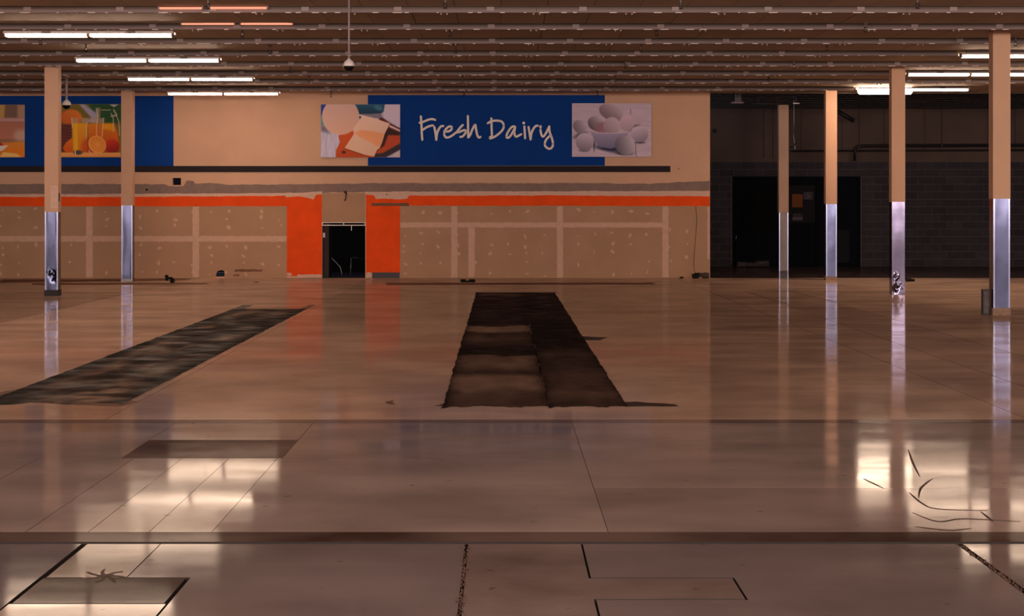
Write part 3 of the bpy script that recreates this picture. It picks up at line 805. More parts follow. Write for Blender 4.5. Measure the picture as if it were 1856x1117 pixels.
a4.poly(Bq([(-960,820),(450,740),(450,1030),(-960,1030)]), (226,140,50), 4, (230,120,30))
a4.poly(Bq([(-40,730),(70,800),(20,830),(-80,830)]), (170,40,40), 1.5)
a4.poly(Bq([(-200,830),(160,810),(60,900),(-60,940),(-300,930)]), (232,214,196), 1.5)
a4.poly(Bq([(150,840),(450,900),(440,980),(300,1000),(80,900)]), (232,130,30), 2)
a4.poly(Bq([(60,930),(300,960),(380,1020),(0,1020)]), (240,196,110), 2)
M['print'] = vcol_mat('board_print', 0.6, 0.2)
def board(name, x0, x1, y0, y1, art, label, off=0.05):
    y = YW - off
    t = thing(name, (W(x0), YW, Z(y1)), label, 'wall picture')
    w, h = W(x1)-W(x0), Z(y0)-Z(y1)
    MB().bbox(0, w, -off, -0.026, 0, h, 0.003).build('board', M['edge'], t)
    grid_sheet('print', M['print'], np.clip(art.c*np.array([1.06,1.08,1.16]),0,1), (0.002,-off-0.0012,0.002), (w-0.004,0,0), (0,0,h-0.004), t)
    return t
board('picture_board', 582, 725.5, 189.5, 285.5, a1, 'printed board of a round cheese and butter slices on an orange cutting board', 0.075)
board('picture_board', 1036.5, 1180.5, 187.5, 284.5, a2, 'printed board of pale eggs in and around a white bowl', 0.075)
board('picture_board', 88, 231, 189, 285.5, a3, 'printed board of orange juice glasses and halved orange, behind the two left columns')
board('picture_board', -98, 45.5, 190, 285.5, a4, 'printed board of a breakfast spread, cut off by the left edge of the photo')

# blue panels
bp1 = thing('blue_wall_panel', (XL+0.02, YW, Z(301)), 'wide blue wall panel at the left, behind the juice and breakfast pictures', 'wall panel')
MB().bbox(0, W(314.5)-XL-0.02, -0.026, -0.0005, 0.0, Z(174)-Z(301), 0.002).build('panel', M['blue'], bp1)
sign = thing('dairy_sign', (W(667), YW, Z(300.5)), 'blue sign panel reading Fresh Dairy in raised off-white handwriting', 'sign')
MB().bbox(0, W(1096)-W(667), -0.026, -0.0005, 0, Z(172.5)-Z(300.5), 0.002).build('panel', M['blue'], sign)
def smooth(P, k=6):
    out = []; n = len(P)
    for i in range(n-1):
        p0 = P[max(i-1,0)]; p1 = P[i]; p2 = P[i+1]; p3 = P[min(i+2,n-1)]
        for j in range(k):
            t = j/k
            out.append(tuple(0.5*((2*p1[a])+(-p0[a]+p2[a])*t+(2*p0[a]-5*p1[a]+4*p2[a]-p3[a])*t*t+(-p0[a]+3*p1[a]-3*p2[a]+p3[a])*t**3) for a in (0,1)))
    out.append(P[-1]); return out
def letter(name, strokes, sc, ox, oy, wpx=4.4, dot=None):
    mb = MB(); R = wpx/2*YW/F_PX; ox0, oz0 = W(667), Z(300.5)
    y0, y1 = -0.058, -0.030
    for si, S in enumerate(strokes):
        P = [(W(ox+x/sc)-ox0, Z(oy+y/sc)-oz0) for x,y in smooth(S)]
        p0, p1 = P[0], P[-1]
        def ext(p, q_, f): 
            L_ = math.hypot(p[0]-q_[0], p[1]-q_[1]) or 1; return (p[0]+(p[0]-q_[0])/L_*R*f, p[1]+(p[1]-q_[1])/L_*R*f)
        P = [ext(P[0],P[1],0.9), ext(P[0],P[1],0.55)] + P + [ext(P[-1],P[-2],0.55), ext(P[-1],P[-2],0.9)]
        rad = [R*0.3, R*0.8] + [R]*(len(P)-4) + [R*0.8, R*0.3]
        k0 = len(mb.v); yc = -0.045 - 0.0015*si
        mb.tube([(x, yc, z) for x,z in P], rad, 10)
        for i in range(k0, len(mb.v)):
            v = mb.v[i]; mb.v[i] = (v[0], yc+max(-0.011, min(0.014, (v[1]-yc)*0.7)), v[2])
    if dot:
        c = (W(ox+dot[0]/sc)-ox0, Z(oy+dot[1]/sc)-oz0); mb.tube([(c[0],-0.056,c[1]),(c[0],-0.03,c[1])], R*1.15, 16)
    return mb.build(name, M['letter'], sign)
fs, fo = 14.277, (750,200); ds, do = 13.748, (875,205)
letter('letter_f', [[(185,160),(200,350),(210,600),(222,765)],[(155,325),(260,295),(380,245),(480,230),(555,250)],[(225,515),(340,440),(430,405),(500,395)]], fs, *fo)
letter('letter_r', [[(535,440),(565,600),(583,765)],[(583,765),(605,600),(655,480),(710,415),(765,410)]], fs, *fo)
letter('letter_e', [[(820,548),(900,548),(970,505),(985,440),(930,418),(860,460),(800,540),(788,630),(830,697),(900,702),(1000,650),(1095,575)]], fs, *fo)
letter('letter_s', [[(1270,385),(1210,440),(1105,577)],[(1105,577),(1190,560),(1270,525),(1335,520),(1345,570),(1300,640),(1250,685),(1205,690)]], fs, *fo)
letter('letter_h', [[(1400,150),(1405,400),(1410,705)],[(1410,705),(1460,640),(1520,490),(1590,375),(1610,480),(1640,630),(1680,705),(1725,690)]], fs, *fo)
letter('letter_d', [[(215,135),(220,350),(230,590)],[(125,255),(220,205),(340,190),(460,210),(520,290),(505,400),(420,500),(300,590),(190,635),(180,605),(230,580)]], ds, *do)
letter('letter_a', [[(805,345),(760,335),(700,370),(620,490),(590,590),(630,620),(690,570),(750,470),(808,352)],[(808,352),(790,460),(800,560),(840,590),(900,560),(960,530)]], ds, *do)
letter('letter_i', [[(1035,335),(1045,480),(1055,630)]], ds, *do, dot=(1020,250))
letter('letter_r', [[(1140,350),(1165,500),(1190,660)],[(1190,660),(1215,500),(1270,380),(1330,320),(1370,320)]], ds, *do)
letter('letter_y', [[(1438,330),(1440,450),(1470,560),(1510,585),(1570,510),(1655,335)],[(1655,335),(1665,470),(1720,630),(1750,780),(1710,870),(1640,890),(1560,830),(1545,750),(1590,650),(1680,560)]], ds, *do)

# ------------------------------------------------------------------ columns
M['plinth_tan'] = mat('scuffed_tan_plinth', (150,122,104), 0.8, var=0.3, scale=14)
M['plinth_dark'] = mat('dark_plinth', (40,36,38), 0.6)
def column(x, y, hm, label, w=0.252, plinth=None, ph=0.0, dents=(), seed=0, trims=True, steel=None):
    t = thing('column', (x, y, 0), label, 'column', 'square columns of the sales floor')
    h = w/2; top = ZC
    MB().box(-h, h, -h, h, hm-0.02, top).build('painted_shaft', M['paint'], t)
    MB().box(-h+0.045, h-0.045, -h+0.045, h-0.045, 0.0, hm).build('core', M['paint'], t)
    # front sheet as a dented grid, other three sides plain
    nx_, nz_ = 26, 190; e = h-0.006; vs = []; fs_ = []
    for j in range(nz_+1):
        for i in range(nx_+1):
            u = i/nx_; v = j/nz_; X = -e+2*e*u; Zz = ph+(hm-ph)*v
            d_ = 0.0018*mnoise.noise((X*6+seed, Zz*2.2, seed*3.1))
            for (cx, cz, r_, a) in dents:
                q_ = ((X-cx)**2+((Zz-cz)*0.8)**2)/(r_*r_)
                rg = 1-abs(mnoise.noise((X*16+cx*9, Zz*9, seed*1.7)))*2; d_ += math.exp(-q_)*(a*0.6 + abs(a)*1.1*rg)
            d_ *= min(1, 5*u, 5*(1-u))
            vs.append((X, -e+d_, Zz))
    for j in range(nz_):
        for i in range(nx_):
            k = j*(nx_+1)+i; fs_.append((k, k+1, k+nx_+2, k+nx_+1))
    mb = MB().add(vs, fs_, True)
    mb.add([(-e,-e,ph),(-e,e,ph),(-e,e,hm),(-e,-e,hm)], [(0,3,2,1)])
    mb.add([(e,-e,ph),(e,e,ph),(e,e,hm),(e,-e,hm)], [(0,1,2,3)])
    mb.add([(-e,e,ph),(e,e,ph),(e,e,hm),(-e,e,hm)], [(0,3,2,1)])
    mb.build('steel_cladding', steel or M['steel'], t)
    if trims:
        for s in (-1, 1):
            MB().box(s*(e-0.012)-0.012, s*(e-0.012)+0.012, -e-0.004, -e+0.004, ph, hm-0.001).build('corner_trim', M['steeledge'], t)
    if plinth:
        MB().box(-h-0.004, h+0.004, -h-0.004, h+0.004, 0, ph).build('plinth', plinth, t)
    return t
h = 0.126
cA = column(px(93,36.4), 36.4+h, 1.555, 'square column at the far left edge, nearer of the left pair, steel base on a black plinth', plinth=M['plinth_dark'], ph=0.11, dents=((0.04,0.36,0.06,0.012),(-0.02,0.42,0.05,-0.012)), seed=1)
cB = column(px(230,43.7), 43.7+h, 1.685, 'square column second from the left, beside the right edge of the juice picture', plinth=M['galv'], ph=0.05, seed=2)
cC = column(px(1507,44.4), 44.4+h, 1.72, 'square column with brightly lit top just left of the hot white lamp', plinth=M['plinth_tan'], ph=0.085, seed=3)
cD = column(px(1628.5,37.0), 37.0+h, 1.742, 'square column with crumpled steel foot, second from the right edge', dents=((-0.05,0.33,0.05,-0.012),(-0.05,0.12,0.05,0.014),(0.05,0.16,0.04,-0.010)), seed=4, trims=False, steel=mat('polished_stainless',(98,94,114),0.13,1.0,var=0.1,scale=6,bump=0.0006,bscale=4))
cE = column(px(1815.5,29.8), 29.8+h, 1.765, 'largest and nearest square column, at the right edge, with a grey box at its foot', plinth=M['plinth_tan'], ph=0.11, seed=5, w=0.262)
cF = column(px(1420.5,51.2), 51.2+h, 1.51, 'dim square column standing inside the dark alcove', seed=6, trims=True, steel=mat('dull_stainless',(84,76,74),0.35,1.0))
# outlet scar on column A
MB().bbox(0.126, 0.131, -0.09, -0.02, 1.73, 1.88).build('outlet_scar', M['black'], cA)
MB().bbox(-0.02, 0.126, -0.129, -0.1255, 1.60, 2.02, 0.001).build('plaster_patch', M['plaster'], cA)
bx = thing('electrical_box', (px(1800,29.8)-0.075, 29.95, 0), 'dark grey metal box standing against the foot of the nearest right column', 'box')
MB().bbox(-0.055, 0.055, -0.05, 0.06, 0, 0.385, 0.006).build('body', mat('dark_grey_box',(66,60,60),0.6,var=0.3,scale=9), bx)
MB().bbox(-0.04, 0.035, -0.056, -0.05, 0.03, 0.35, 0.003).build('cover', mat('scuffed_cover',(84,76,76),0.5,var=0.3,scale=14), bx)
for z_ in (0.20, 0.12): MB().tube([(-0.055,-0.02,z_),(-0.068,-0.02,z_)],0.012,8).build('knob', M['plinth_dark'], bx)

# ------------------------------------------------------------------ light rows
MODEX = 1.22
names = ['nearest the back wall','second from the back wall','third from the back wall','fourth from the back wall','fifth from the back wall','sixth from the back wall','seventh from the back wall','second from the top of the photo','nearest, along the top edge of the photo']
hp = MB().box(0, 2.436, -0.05, 0.05, 0, 0.043).box(0, 2.436, -0.056, -0.05, -0.0, 0.010).build('housing', M['housing'])
rp = MB().box(0, 2.436, -0.035, 0.035, 0.043, 0.072).build('rail', M['rail'])
gp = MB().box(0, 2.436, -0.06, 0.06, 0.074, 0.0845).build('gap_shade', mat('brown_gap_shade', (74, 58, 50), 0.8))  # dark strip drawn in place of the shadow gap at the ceiling
plp = MB().bbox(-0.05, 0.05, -0.062, -0.0565, 0.022, 0.075, 0.001).tube([(0,-0.062,0.05),(0,-0.066,0.05)],0.008,8).build('mounting_plate', M['plate'])
lhp = MB().bbox(-0.012,0.012,-0.012,0.012,-0.024,0,0.003).build('lampholder', M['socket'])
protos = [hp, rp, gp, plp, lhp]
rr = random.Random(5)
for k, y in enumerate(ROWS[:8]):
    L0 = max(XL+0.3, px(-40, y)); R0 = min(XR-0.3, px(1896, y))
    off = 0.47
    n0 = math.floor((L0-off)/2.44); n1 = math.ceil((R0-off)/2.44)
    t = thing('light_row', (0, y, ZH), 'row of empty grey strip lights under the ceiling, ' + (names[k] if k < 7 else 'along the photo top edge'), 'strip light', 'rows of empty strip lights')
    for i in range(n0, n1):
        x = off+2.44*i
        if x < XL+0.05 or x+2.44 > XR: continue
        cut = k in (0, 2, 4) and x+2.44 > 7.7               # beyond here lit fixtures hang from the ceiling instead
        if cut and x > 7.5: continue
        f_ = (7.7-x)/2.44 if cut else 1
        for nm, src in (('housing', hp), ('rail', rp), ('gap_shade', gp)):
            o = share(nm, src, t, (x,0,0)); o.scale.x = f_
        if cut: continue
        for q_ in (0.61, 1.83):
            share('mounting_plate', plp, t, (x+q_,0,0)); share('lampholder', lhp, t, (x+q_+0.57,0,0)); share('lampholder', lhp, t, (x+q_+0.65,0,0))
    b = MB()
    x = max(L0, XL+0.3)
    if k in (0, 2, 4): R0 = min(R0, 7.5)
    while x < R0-0.7:
        x += rr.uniform(0.12, 0.5); l_ = rr.uniform(0.02, 0.13)
        b.box(x, x+l_, -0.059, -0.0562, -0.004, 0.006)
    tag(b.build('lamp_clips', M['white'], t), kind='stuff')
for p in protos: bpy.data.objects.remove(p)

# lit fixtures
def lit(x0, y, label, units=2, zo=0.0, hot=None, skip=(), group=None):
    t = thing('fluorescent_light', (x0, y, ZH+zo), label, 'light', 'lit fluorescent lights')
    L_ = units*1.22
    # reflector pan
    mb = MB()
    pr_ = [(-0.14,-0.030),(-0.11,0.0),(0.11,0.0),(0.14,-0.030),(0.135,-0.030),(0.105,0.006),(-0.105,0.006),(-0.135,-0.030)]
    n = len(pr_)
    vs = [(0.0,a,b) for a,b in pr_]+[(L_,a,b) for a,b in pr_]
    fs_ = [(i,(i+1)%n,(i+1)%n+n,i+n) for i in range(n)]
    mb.add(vs, fs_)
    mb.build('reflector', M['white'], t)
    for u in range(units):
        x = u*1.22
        if u == hot:
            MB().tube([(x+0.02,0,-0.06),(x+0.05,0,-0.06),(x+1.17,0,-0.06),(x+1.20,0,-0.06)], [0.05,0.085,0.085,0.05], 14).build('glowing_lens', M['tubehot'], t)
            continue
        for s in (-0.062, 0.062):
            MB().tube([(x+0.03,s,-0.052),(x+1.19,s,-0.052)], 0.019, 10).build('tube', M['tube'], t)
        for xx in (x+0.012, x+1.197):
            MB().bbox(xx-0.010, xx+0.010, -0.085, 0.085, -0.075, -0.002, 0.003).build('lampholder', M['housing'], t)
        MB().bbox(x+0.56, x+0.68, -0.155, -0.11, -0.030, -0.001, 0.003).build('bracket', M['rail'], t)
        if zo > 0.02: MB().box(x+0.1, x+1.1, -0.05, 0.05, 0.004, 0.0845-zo).build('mounting_rail', M['housing'], t)
    return t
LY = [43.45, 38.55, 33.65, 28.75]
order = ['farthest and smallest', 'third from the left edge', 'second from the left edge', 'leftmost and largest']
for i, y in enumerate(LY):
    lit([-7.27,-7.22,-7.18,-7.16][i], y, 'lit white tube light in the left group, %s' % order[i], zo=-0.032)
lit(7.78, 43.5, 'hot overexposed lit light at the right, nearest the dark alcove', zo=0.06, hot=0)
lit(7.86, 38.55, 'lit white tube light at right, between the hot lamp and the highest one', units=4, zo=0.06)
lit(7.76, 33.65, 'lit white tube light in the right group, highest one, passing behind the largest column', zo=0.04, units=3)
for y, w1 in ((23.9, 'first'), (19.0, 'second')):  # unseen lamps added nearer the viewer to brighten the room
    for x, w2 in ((-7.2, 'left'), (7.8, 'right')): lit(x, y, 'added unseen fill tube light above the view, %s one at the %s' % (w1, w2), zo=0.03)
# weak pink tubes
def pink(x0px, x1px, ypx, y, label):
    t = thing('dim_tube_light', (px(x0px,y), y-0.115, pz(ypx,y)), label, 'light', 'failing pink tube lights')
    L_ = px(x1px,y)-px(x0px,y)
    MB().tube([(0.0,0,0),(L_,0,0)], 0.016, 10).build('tube', M['tubepink'], t)
    for xx in (0.0, L_): MB().bbox(xx-0.012, xx+0.012, -0.018, 0.03, -0.02, max(0.02, 0.03), 0.002).build('lampholder', M['housing'], t)
pink(382, 487, 16, 26.3, 'dim pink tube at the top left of the ceiling, upper right one of four')
pink(290, 370, 16.5, 26.3, 'dim pink tube at the top left of the ceiling, upper left one of four')
pink(437, 533, 44.5, 28.74, 'dim pink tube right of the largest left light, lower right one of four')
pink(330, 428, 44.5, 28.74, 'dim pink tube right of the largest left light, lower left one of four')
pink(1585, 1650, 38.5, 28.74, 'short dim orange tube left of the nearest right column, near the ceiling')
pink(1692, 1792, 37.0, 28.74, 'dim orange tube touching the top of the nearest right column')
pink(1680, 1783, 9.5, 26.3, 'dim pink tube along the top edge at the right, longer left one')
pink(1790, 1836, 8.5, 26.3, 'dim pink tube along the top edge at the right, shorter right one')

# ------------------------------------------------------------------ sprinkler heads
SP = [(377,9),(807,8),(1234,9),(1663,8),(73,75),(439,62),(815,60),(1190,58),(1569,55),(156,89),(489,92),(826,91),(1162,88),(1499,86),(1841,82),(526,127),(1134,121),(1439,122),(560,146),(838,146),(1115,144),(1393,143),(600,172),(841,173),(1083,172),(1330,170),(1575,170)]
proto = None
side_words = lambda x: 'far left' if x < 250 else 'left' if x < 620 else 'middle' if x < 1000 else 'right of the middle' if x < 1300 else 'right' if x < 1550 else 'far right'
row_words = lambda y: 'top edge row' if y < 12 else 'second row from the top' if y < 80 else 'third row from the top' if y < 100 else 'fourth row from the top' if y < 135 else 'fifth row, low under the ceiling' if y < 160 else 'row closest to the back wall'
for (x, y) in SP:
    dep = F_PX*(ZC-0.09-EYE)/(378-y)
    if dep > 45.2: dep = 45.2
    for yr in ROWS:
        if abs(dep-yr) < 0.2: dep = yr-0.25
    lb = 'small sprinkler head, %s, %s' % (row_words(y), side_words(x))
    t = thing('sprinkler_head', (px(x,dep), dep, ZC), lb, 'sprinkler', 'pendent sprinkler heads')
    if proto is None:
        p1 = MB().lathe([(0.0,0),(0.045,0.0),(0.04,-0.012),(0.015,-0.02),(0.013,-0.07),(0,-0.07)], n=12).build('pipe_stub', M['housing'], t)
        p2 = MB().lathe([(0.0,-0.07),(0.02,-0.07),(0.02,-0.09),(0.0,-0.09)], n=10).tube([(0.018,0,-0.09),(0.026,0,-0.11),(0.006,0,-0.135)],0.005,6).tube([(-0.018,0,-0.09),(-0.026,0,-0.11),(-0.006,0,-0.135)],0.005,6).build('frame', M['steeledge'], t)
        p3 = MB().lathe([(0,-0.135),(0.032,-0.137),(0.032,-0.142),(0,-0.142)], n=12).build('deflector', M['plinth_dark'], t)
        proto = (p1, p2, p3)
    else:
        for p in proto: share(p.name.split('.')[0], p, t, (0,0,0))

# ------------------------------------------------------------------ dome cameras
def dome(x, y, zball, R, label, pr=0.012):
    t = thing('dome_camera', (x, y, zball), label, 'security camera')
    MB().tube([(0,0,R*1.1),(0,0,ZC-zball)], pr, 10).build('pole', M['polegrey'], t)
    MB().lathe([(pr*1.6,ZC-zball),(0.06,ZC-zball-0.001),(0.06,ZC-zball-0.02),(pr,ZC-zball-0.03)], n=16).build('ceiling_flange', M['white'], t)
    MB().lathe([(0,R*1.25),(R*0.28,R*1.25),(R*0.34,R*1.05),(R*0.72,R*0.82),(R*0.97,R*0.45),(R*1.02,R*0.1),(R*1.0,-R*0.10),(R*0.9,-R*0.12),(0,-R*0.12)], n=24).build('housing', M['white'], t)
    prof_ = [(R*0.95*math.cos(a), -R*0.12-R*0.92*math.sin(a)) for a in [i*math.pi/2/8 for i in range(9)]]
    MB().lathe(prof_, n=24).build('smoked_dome', mat('smoked_dome',(14,14,18),0.08), t)
dome(px(632.5,24.8), 24.8, pz(119,24.8), 0.070, 'white dome camera hanging on a long pole from the ceiling, left of the sign', 0.013)
dome(px(120.5,40), 40.0, pz(190,40), 0.088, 'small white dome camera hanging between the two left columns', 0.028)

# ------------------------------------------------------------------ debris
def chunk(name, x, y, parts, m, label, cat):
    """parts: list of (x0,x1,y0,y1,z0,z1,skew)"""
    t = thing(name, (x, y, 0), label, cat); b = MB()
    r_ = random.Random(int(x*100))
    for P in parts:
        k0 = len(b.v); b.bbox(*P[:6], b=min(0.02, (P[1]-P[0])*0.2))
        for i in range(k0, len(b.v)):
            v = b.v[i]; b.v[i] = (v[0]+r_.uniform(-1,1)*0.012+P[6]*(v[2]-P[4]), v[1]+r_.uniform(-1,1)*0.012, max(0.001, v[2]+r_.uniform(-1,1)*0.01))
    b.build('scrap', m, t); return t
d = fy(513)
t = chunk('broken_fitting', px(308,d), d, [(-0.09,-0.03,-0.04,0.04,0.05,0.17,-0.15),(-0.08,0.05,-0.04,0.05,0.08,0.13,0.0),(0.0,0.08,-0.05,0.05,0.0,0.1,0.1)], M['black'], 'black broken floor fitting in front of the wall, right of the left columns', 'debris')
MB().tube([(0.07,0,0.0),(0.11,0,0.05),(0.09,0,0.08),(0.05,0,0.09)],0.012,7).build('bent_pipe', M['plinth_dark'], t)
d = fy(511.5)
chunk('dark_scrap', px(848,d), d, [(-0.15,0.16,-0.08,0.08,0.0,0.035,0.0),(-0.16,-0.05,-0.05,0.06,0.03,0.06,0.3),(0.03,0.15,-0.06,0.05,0.03,0.055,0.1)], M['black'], 'flat black scrap on the floor in front of the wall, below the double tape joint', 'debris')
d = 45.45
chunk('black_plug', px(1261,d), d, [(-0.08,0.07,-0.06,0.06,0.0,0.10,0.0),(-0.04,0.08,-0.05,0.05,0.09,0.125,0.1)], M['black'], 'black plug box on the floor at the foot of the hanging cable', 'debris')
chunk('dark_scrap', px(1235,d), d, [(-0.04,0.04,-0.03,0.03,0.0,0.045,0.2)], M['stain'], 'tiny dark lump by the wall left of the black plug box', 'debris')
chunk('dark_scrap', px(1278,d), d, [(-0.06,0.07,-0.05,0.05,0.0,0.07,0.0)], M['stain'], 'dark lump at the right end of the back wall', 'debris')
d = fy(510.5)
chunk('rubber_block', px(1650,d), d, [(-0.10,0.09,-0.05,0.05,0.0,0.05,0.0),(-0.12,0.02,-0.04,0.04,0.04,0.075,0.0)], M['black'], 'black rubber block on the floor right behind the column with the crumpled foot', 'debris')
for i, (x, y) in enumerate(((252,515),(465,512))):
    dd = fy(y)
    chunk('floor_lump', px(x,dd), dd, [(-0.05,0.05,-0.03,0.03,0.0,0.02,0.1)], M['scuff_shade'], 'low brown lump on the floor %s' % ('between the second column and the black fitting' if i == 0 else 'in front of the brown scuffed sheet'), 'debris')

# ------------------------------------------------------------------ dark alcove
def A(x): return px(x, YB)
def AZ(y): return pz(y, YB)
dx0, dx1, dzt = A(1327), A(1560), AZ(320)
zmort = AZ(293.5)
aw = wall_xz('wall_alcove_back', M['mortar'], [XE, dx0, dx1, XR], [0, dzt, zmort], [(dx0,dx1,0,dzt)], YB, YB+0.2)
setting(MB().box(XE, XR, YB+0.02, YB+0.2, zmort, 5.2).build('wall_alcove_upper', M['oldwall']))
# blocks, one by one
bw, bh = 0.406, zmort/14.0; r = random.Random(9); proto = {}
for j in range(14):
    z0 = j*bh; x = XE + (0.2 if j % 2 else 0.0) - 0.0
    cells = []
    xx = x - (bw if j % 2 == 0 else bw)
    while xx < 14.7: cells.append((xx, xx+bw)); xx += bw
    for (a, b_) in cells:
        a, b_ = max(a, A(1262)), min(b_, 14.7)
        if b_-a < 0.05: continue
        segs = [(a, b_)]
        if z0 + bh*0.6 < dzt:
            segs = []
            if a < dx0: segs.append((a, min(b_, dx0-0.02)))
            if b_ > dx1: segs.append((max(a, dx1+0.02), b_))
        for (s0, s1) in segs:
            w_ = s1-s0
            if w_ < 0.05: continue
            key = round(w_, 3)
            g = 0.009
            if key not in proto:
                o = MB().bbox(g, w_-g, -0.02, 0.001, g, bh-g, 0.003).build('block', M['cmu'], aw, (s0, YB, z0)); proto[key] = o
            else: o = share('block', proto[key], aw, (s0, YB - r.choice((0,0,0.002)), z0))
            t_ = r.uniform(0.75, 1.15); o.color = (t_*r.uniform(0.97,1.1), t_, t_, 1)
# exposed deck and joists above the alcove
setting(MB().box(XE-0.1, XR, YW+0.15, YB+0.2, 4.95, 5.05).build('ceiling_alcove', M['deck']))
for i in range(8):
    y = YW+0.7+i*1.05; t = thing('ceiling_joist', ((XE+XR)/2, y, 4.95), 'dark steel ceiling joist over the alcove, %s of eight from the sales floor' % ['first','second','third','fourth','fifth','sixth','seventh','last'][i], 'joist', 'joists over the alcove')
    L_ = (XR-XE)/2-0.02; zb = -0.62
    MB().box(-L_, L_, -0.05, 0.05, zb, zb+0.03).build('lower_chord', M['joist'], t)
    MB().box(-L_, L_, -0.05, 0.05, -0.03, 0.0).build('upper_chord', M['joist'], t)
    b = MB(); x = -L_; s = 0
    while x+0.6 < L_:
        b.tube([(x,0,(zb+0.03) if s else -0.03),(x+0.6,0,-0.03 if s else zb+0.03)], 0.014, 6); x += 0.6; s = 1-s
    b.build('web', M['joist'], t)
# alcove doors
setting(MB().box(XE, XR, YB+0.2, YB+0.3, 0, 5.2).build('alcove_sky_blocker', M['darkroom']))  # backing added behind the doors to block sky light leaking in
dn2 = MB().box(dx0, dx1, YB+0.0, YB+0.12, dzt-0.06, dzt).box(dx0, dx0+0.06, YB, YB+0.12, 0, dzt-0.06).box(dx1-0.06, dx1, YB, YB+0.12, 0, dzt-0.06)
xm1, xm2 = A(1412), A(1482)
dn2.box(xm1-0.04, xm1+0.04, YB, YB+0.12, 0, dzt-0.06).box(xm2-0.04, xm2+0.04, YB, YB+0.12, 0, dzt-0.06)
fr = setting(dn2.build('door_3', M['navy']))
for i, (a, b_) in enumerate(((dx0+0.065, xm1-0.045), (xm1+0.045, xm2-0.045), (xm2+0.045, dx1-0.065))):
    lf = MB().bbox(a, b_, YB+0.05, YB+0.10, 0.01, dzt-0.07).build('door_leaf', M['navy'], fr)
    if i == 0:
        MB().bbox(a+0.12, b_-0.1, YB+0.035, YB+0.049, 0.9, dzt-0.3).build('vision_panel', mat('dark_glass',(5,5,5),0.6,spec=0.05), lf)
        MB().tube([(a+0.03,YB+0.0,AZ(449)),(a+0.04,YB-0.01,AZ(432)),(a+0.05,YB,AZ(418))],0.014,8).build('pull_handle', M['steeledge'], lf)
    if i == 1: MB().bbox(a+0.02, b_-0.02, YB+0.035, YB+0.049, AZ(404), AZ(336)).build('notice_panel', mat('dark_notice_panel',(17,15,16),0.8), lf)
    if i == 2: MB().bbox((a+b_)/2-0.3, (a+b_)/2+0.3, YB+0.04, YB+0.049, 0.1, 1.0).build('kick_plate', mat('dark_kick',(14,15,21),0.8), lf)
tag(MB().bbox(A(1436), A(1455), YB+0.025, YB+0.033, AZ(376), AZ(352), 0.001).build('notice', mat('faded_orange_paper',(122,66,26),0.8)), 'faded orange paper notice on the middle alcove door', 'notice')
acc = thing('access_sign', (A(1465), YB+0.033, AZ(355)), 'small accessibility sign with wheelchair symbol beside the orange notice', 'sign')
MB().bbox(-0.13, 0.13, -0.008, 0, -0.11, 0.11, 0.002).build('plate', mat('dark_sign_plate',(52,46,50),0.6), acc)
b = MB()
b.tube([(-0.02,-0.012,0.075),(-0.02,-0.013,0.074)],0.018,10)
b.tube([(-0.02,-0.012,0.05),(-0.012,-0.012,-0.005),(0.04,-0.012,-0.01),(0.06,-0.012,-0.06)],0.009,6)
b.tube([(-0.018,-0.012,0.025),(0.03,-0.012,0.022)],0.007,6)
b.tube([(-0.012+0.045*math.cos(a), -0.012, -0.03+0.045*math.sin(a)) for a in [math.radians(130+i*25) for i in range(10)]],0.007,6)
b.build('wheelchair_symbol', mat('pale_symbol',(120,108,112),0.6), acc)
wn = thing('notice', (A(1446), YB+0.033, AZ(393)), 'small pale paper notice below the orange one on the middle alcove door', 'notice')
MB().bbox(-0.14, 0.14, -0.006, 0, -0.10, -0.005, 0.001).build('lower_sheet', mat('dim_paper',(92,82,86),0.8), wn)
MB().bbox(-0.13, 0.13, -0.006, 0, 0.005, 0.09, 0.001).build('upper_sheet', mat('dim_grey_paper',(58,52,54),0.8), wn)
tag(MB().lathe([(0,0),(0.06,0.0),(0.055,0.02),(0,0.025)], n=14).build('round_fitting', M['plinth_dark'], None, (A(1295), YB-0.06, AZ(237))), 'small round dark fitting high on the alcove wall beside the corner', 'fitting')
bpy.data.objects['round_fitting'].rotation_euler = (math.radians(90), 0, 0); bpy.data.objects['round_fitting'].location.y = YB+0.018
# rubbish row at the foot of the left alcove door
d = 54.4
chunk('dark_bag', px(1362,d), d, [(-0.42,-0.1,-0.1,0.12,0,0.16,0.1),(-0.15,0.2,-0.12,0.1,0,0.13,0.0),(0.12,0.5,-0.1,0.1,0,0.18,-0.1)], mat('dusky_plastic',(44,30,38),0.5), 'long low dusky bag lying at the foot of the left alcove door', 'debris')
# pipes
yp = YB-0.35
t = thing('pipe_run', (A(1470), yp, 0), 'thin dark pipe running level across the alcove wall', 'pipe')
MB().tube([(A(1430)-A(1470),0,pz(273.5,yp)),(XR-A(1470)-0.02,0,pz(271,yp))], 0.022, 8).build('pipe', M['pipe'], t)
for xq in (1452, 1526, 1602, 1676, 1790, 1840):
    MB().tube([(px(xq,yp)-A(1470),0,pz(273,yp)),(px(xq,yp)-A(1470),0,4.94)], 0.006, 6).build('hanger_rod', M['pipe'], t)
t = thing('pipe_run', (A(1549), yp-0.15, 0), 'thicker pipe bending down at its left end on the alcove wall', 'pipe'); y2 = yp-0.15; x_ = A(1549)
MB().tube([(px(1549,y2)-x_,0,pz(292,y2)),(px(1549,y2)-x_,0,pz(274,y2)),(px(1551,y2)-x_,0,pz(268,y2)),(px(1556,y2)-x_,0,pz(265,y2)),(px(1566,y2)-x_,0,pz(264,y2)),(XR-x_-0.02,0,pz(262,y2))], 0.04, 10).build('pipe', M['pipe'], t)
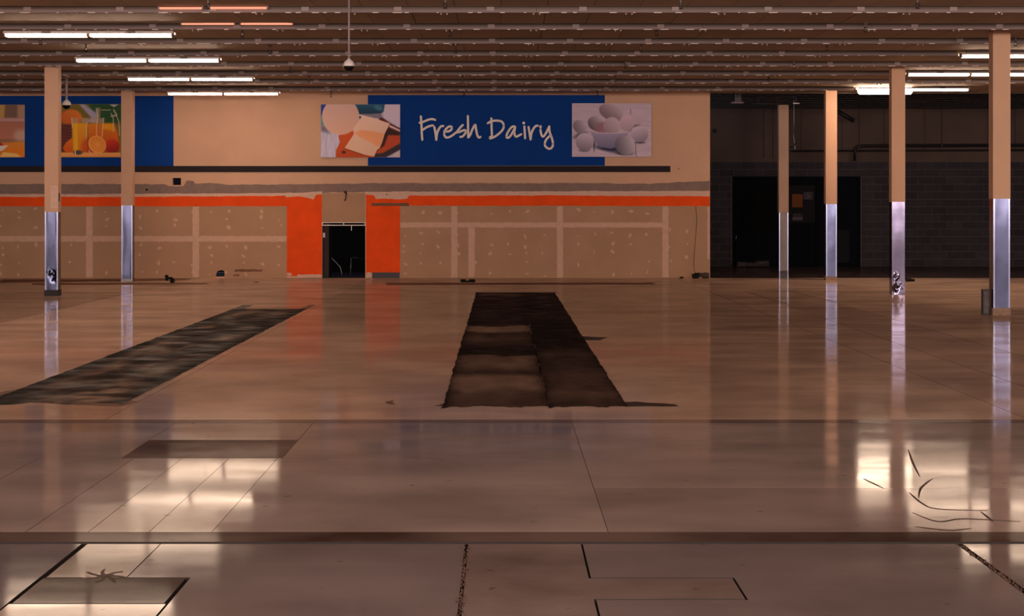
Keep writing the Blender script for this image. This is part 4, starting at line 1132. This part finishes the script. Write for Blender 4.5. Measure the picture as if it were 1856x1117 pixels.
for xq in (1557, 1707, 1830):
    MB().tube([(px(xq,y2)-x_,0,pz(264,y2)),(px(xq,y2)-x_,0,4.94)], 0.008, 6).build('hanger_rod', M['pipe'], t)
    MB().box(px(xq,y2)-x_-0.02, px(xq,y2)-x_+0.02, -0.05, 0.05, pz(268,y2), pz(261,y2)).build('clamp', M['joist'], t)
for (xa, xb, lb) in ((1384,1384,'thin wire hanging in the alcove, left of the dim column'),(1400.5,1400.5,'thin wire hanging in the alcove, close beside the dim column')):
    tag(MB().tube([(px(xa,yp),yp,4.94),(px(xb,yp),yp,AZ(288))],0.008,6).build('hanging_wire', M['pipe']), lb, 'wire')
yq = 50.0
t = thing('dangling_cable', (px(1439,yq), yq, 0), 'pale thin cable dangling from the alcove ceiling right of the dim column', 'cable')
MB().tube([(0,0,4.94),(0.0,0,pz(220,yq)),(-0.01,0,pz(245,yq)),(0.02,0,pz(262,yq)),(0.03,0,pz(271,yq))],0.007,6).build('cord', M['white'], t)
MB().tube([(px(1431,yq)-px(1439,yq),0,pz(268,yq)),(0.0,0,pz(264,yq)),(0.05,0,pz(258,yq)),(0.08,0,pz(260,yq))],0.02,7).build('valve', M['pipe'], t)
# little ceiling box with a pale base
yq = 48.5
t = thing('ceiling_box', (px(1338,yq), yq, 4.94), 'small hanging metal box with a pale base under the alcove joists at left', 'fixture')
MB().bbox(-0.07, 0.07, -0.07, 0.07, pz(184.5,yq)-4.94, 0.0, 0.004).build('body', M['rail'], t)
MB().bbox(-0.16, 0.12, -0.10, 0.10, pz(188,yq)-4.94, pz(185,yq)-4.94, 0.004).build('base_plate', M['housing'], t)
t = thing('conduit', (px(1390,yq), yq, pz(188,yq)), 'thin grey conduit under the alcove joists left of the dim column', 'pipe')
MB().tube([(px(1363,yq)-px(1390,yq),0,0),(px(1418,yq)-px(1390,yq),0,0)],0.016,8).build('tube', M['joist'], t)
for s in (-0.2,0.25): MB().box(s-0.006,s+0.006,-0.006,0.006,0.0,4.94-pz(188,yq)).build('strap', M['joist'], t)
t = thing('bracket', (px(1443,yq), yq, pz(187.5,yq)), 'short pale bracket under the joists right of the dim column', 'bracket')
MB().bbox(-0.075,0.075,-0.03,0.03,-0.012,0.012,0.002).build('plate', M['white'], t)
MB().box(-0.01,0.01,-0.01,0.01,0.012,4.94-pz(187.5,yq)).build('stem', M['joist'], t)
yq = 53.5
t = thing('duct_arm', (px(1533,yq), yq, pz(211,yq)), 'dark slanted arm under the alcove ceiling right of the bright-topped column', 'pipe')
MB().tube([(px(1515,yq)-px(1533,yq),0,pz(200,yq)-pz(211,yq)),(0,0,0),(px(1548,yq)-px(1533,yq),0,pz(219,yq)-pz(211,yq))],0.06,8).build('arm', M['pipe'], t)
MB().tube([(px(1515,yq)-px(1533,yq),0,pz(200,yq)-pz(211,yq)),(px(1515,yq)-px(1533,yq),0,4.94-pz(211,yq))],0.02,8).build('drop_rod', M['pipe'], t)
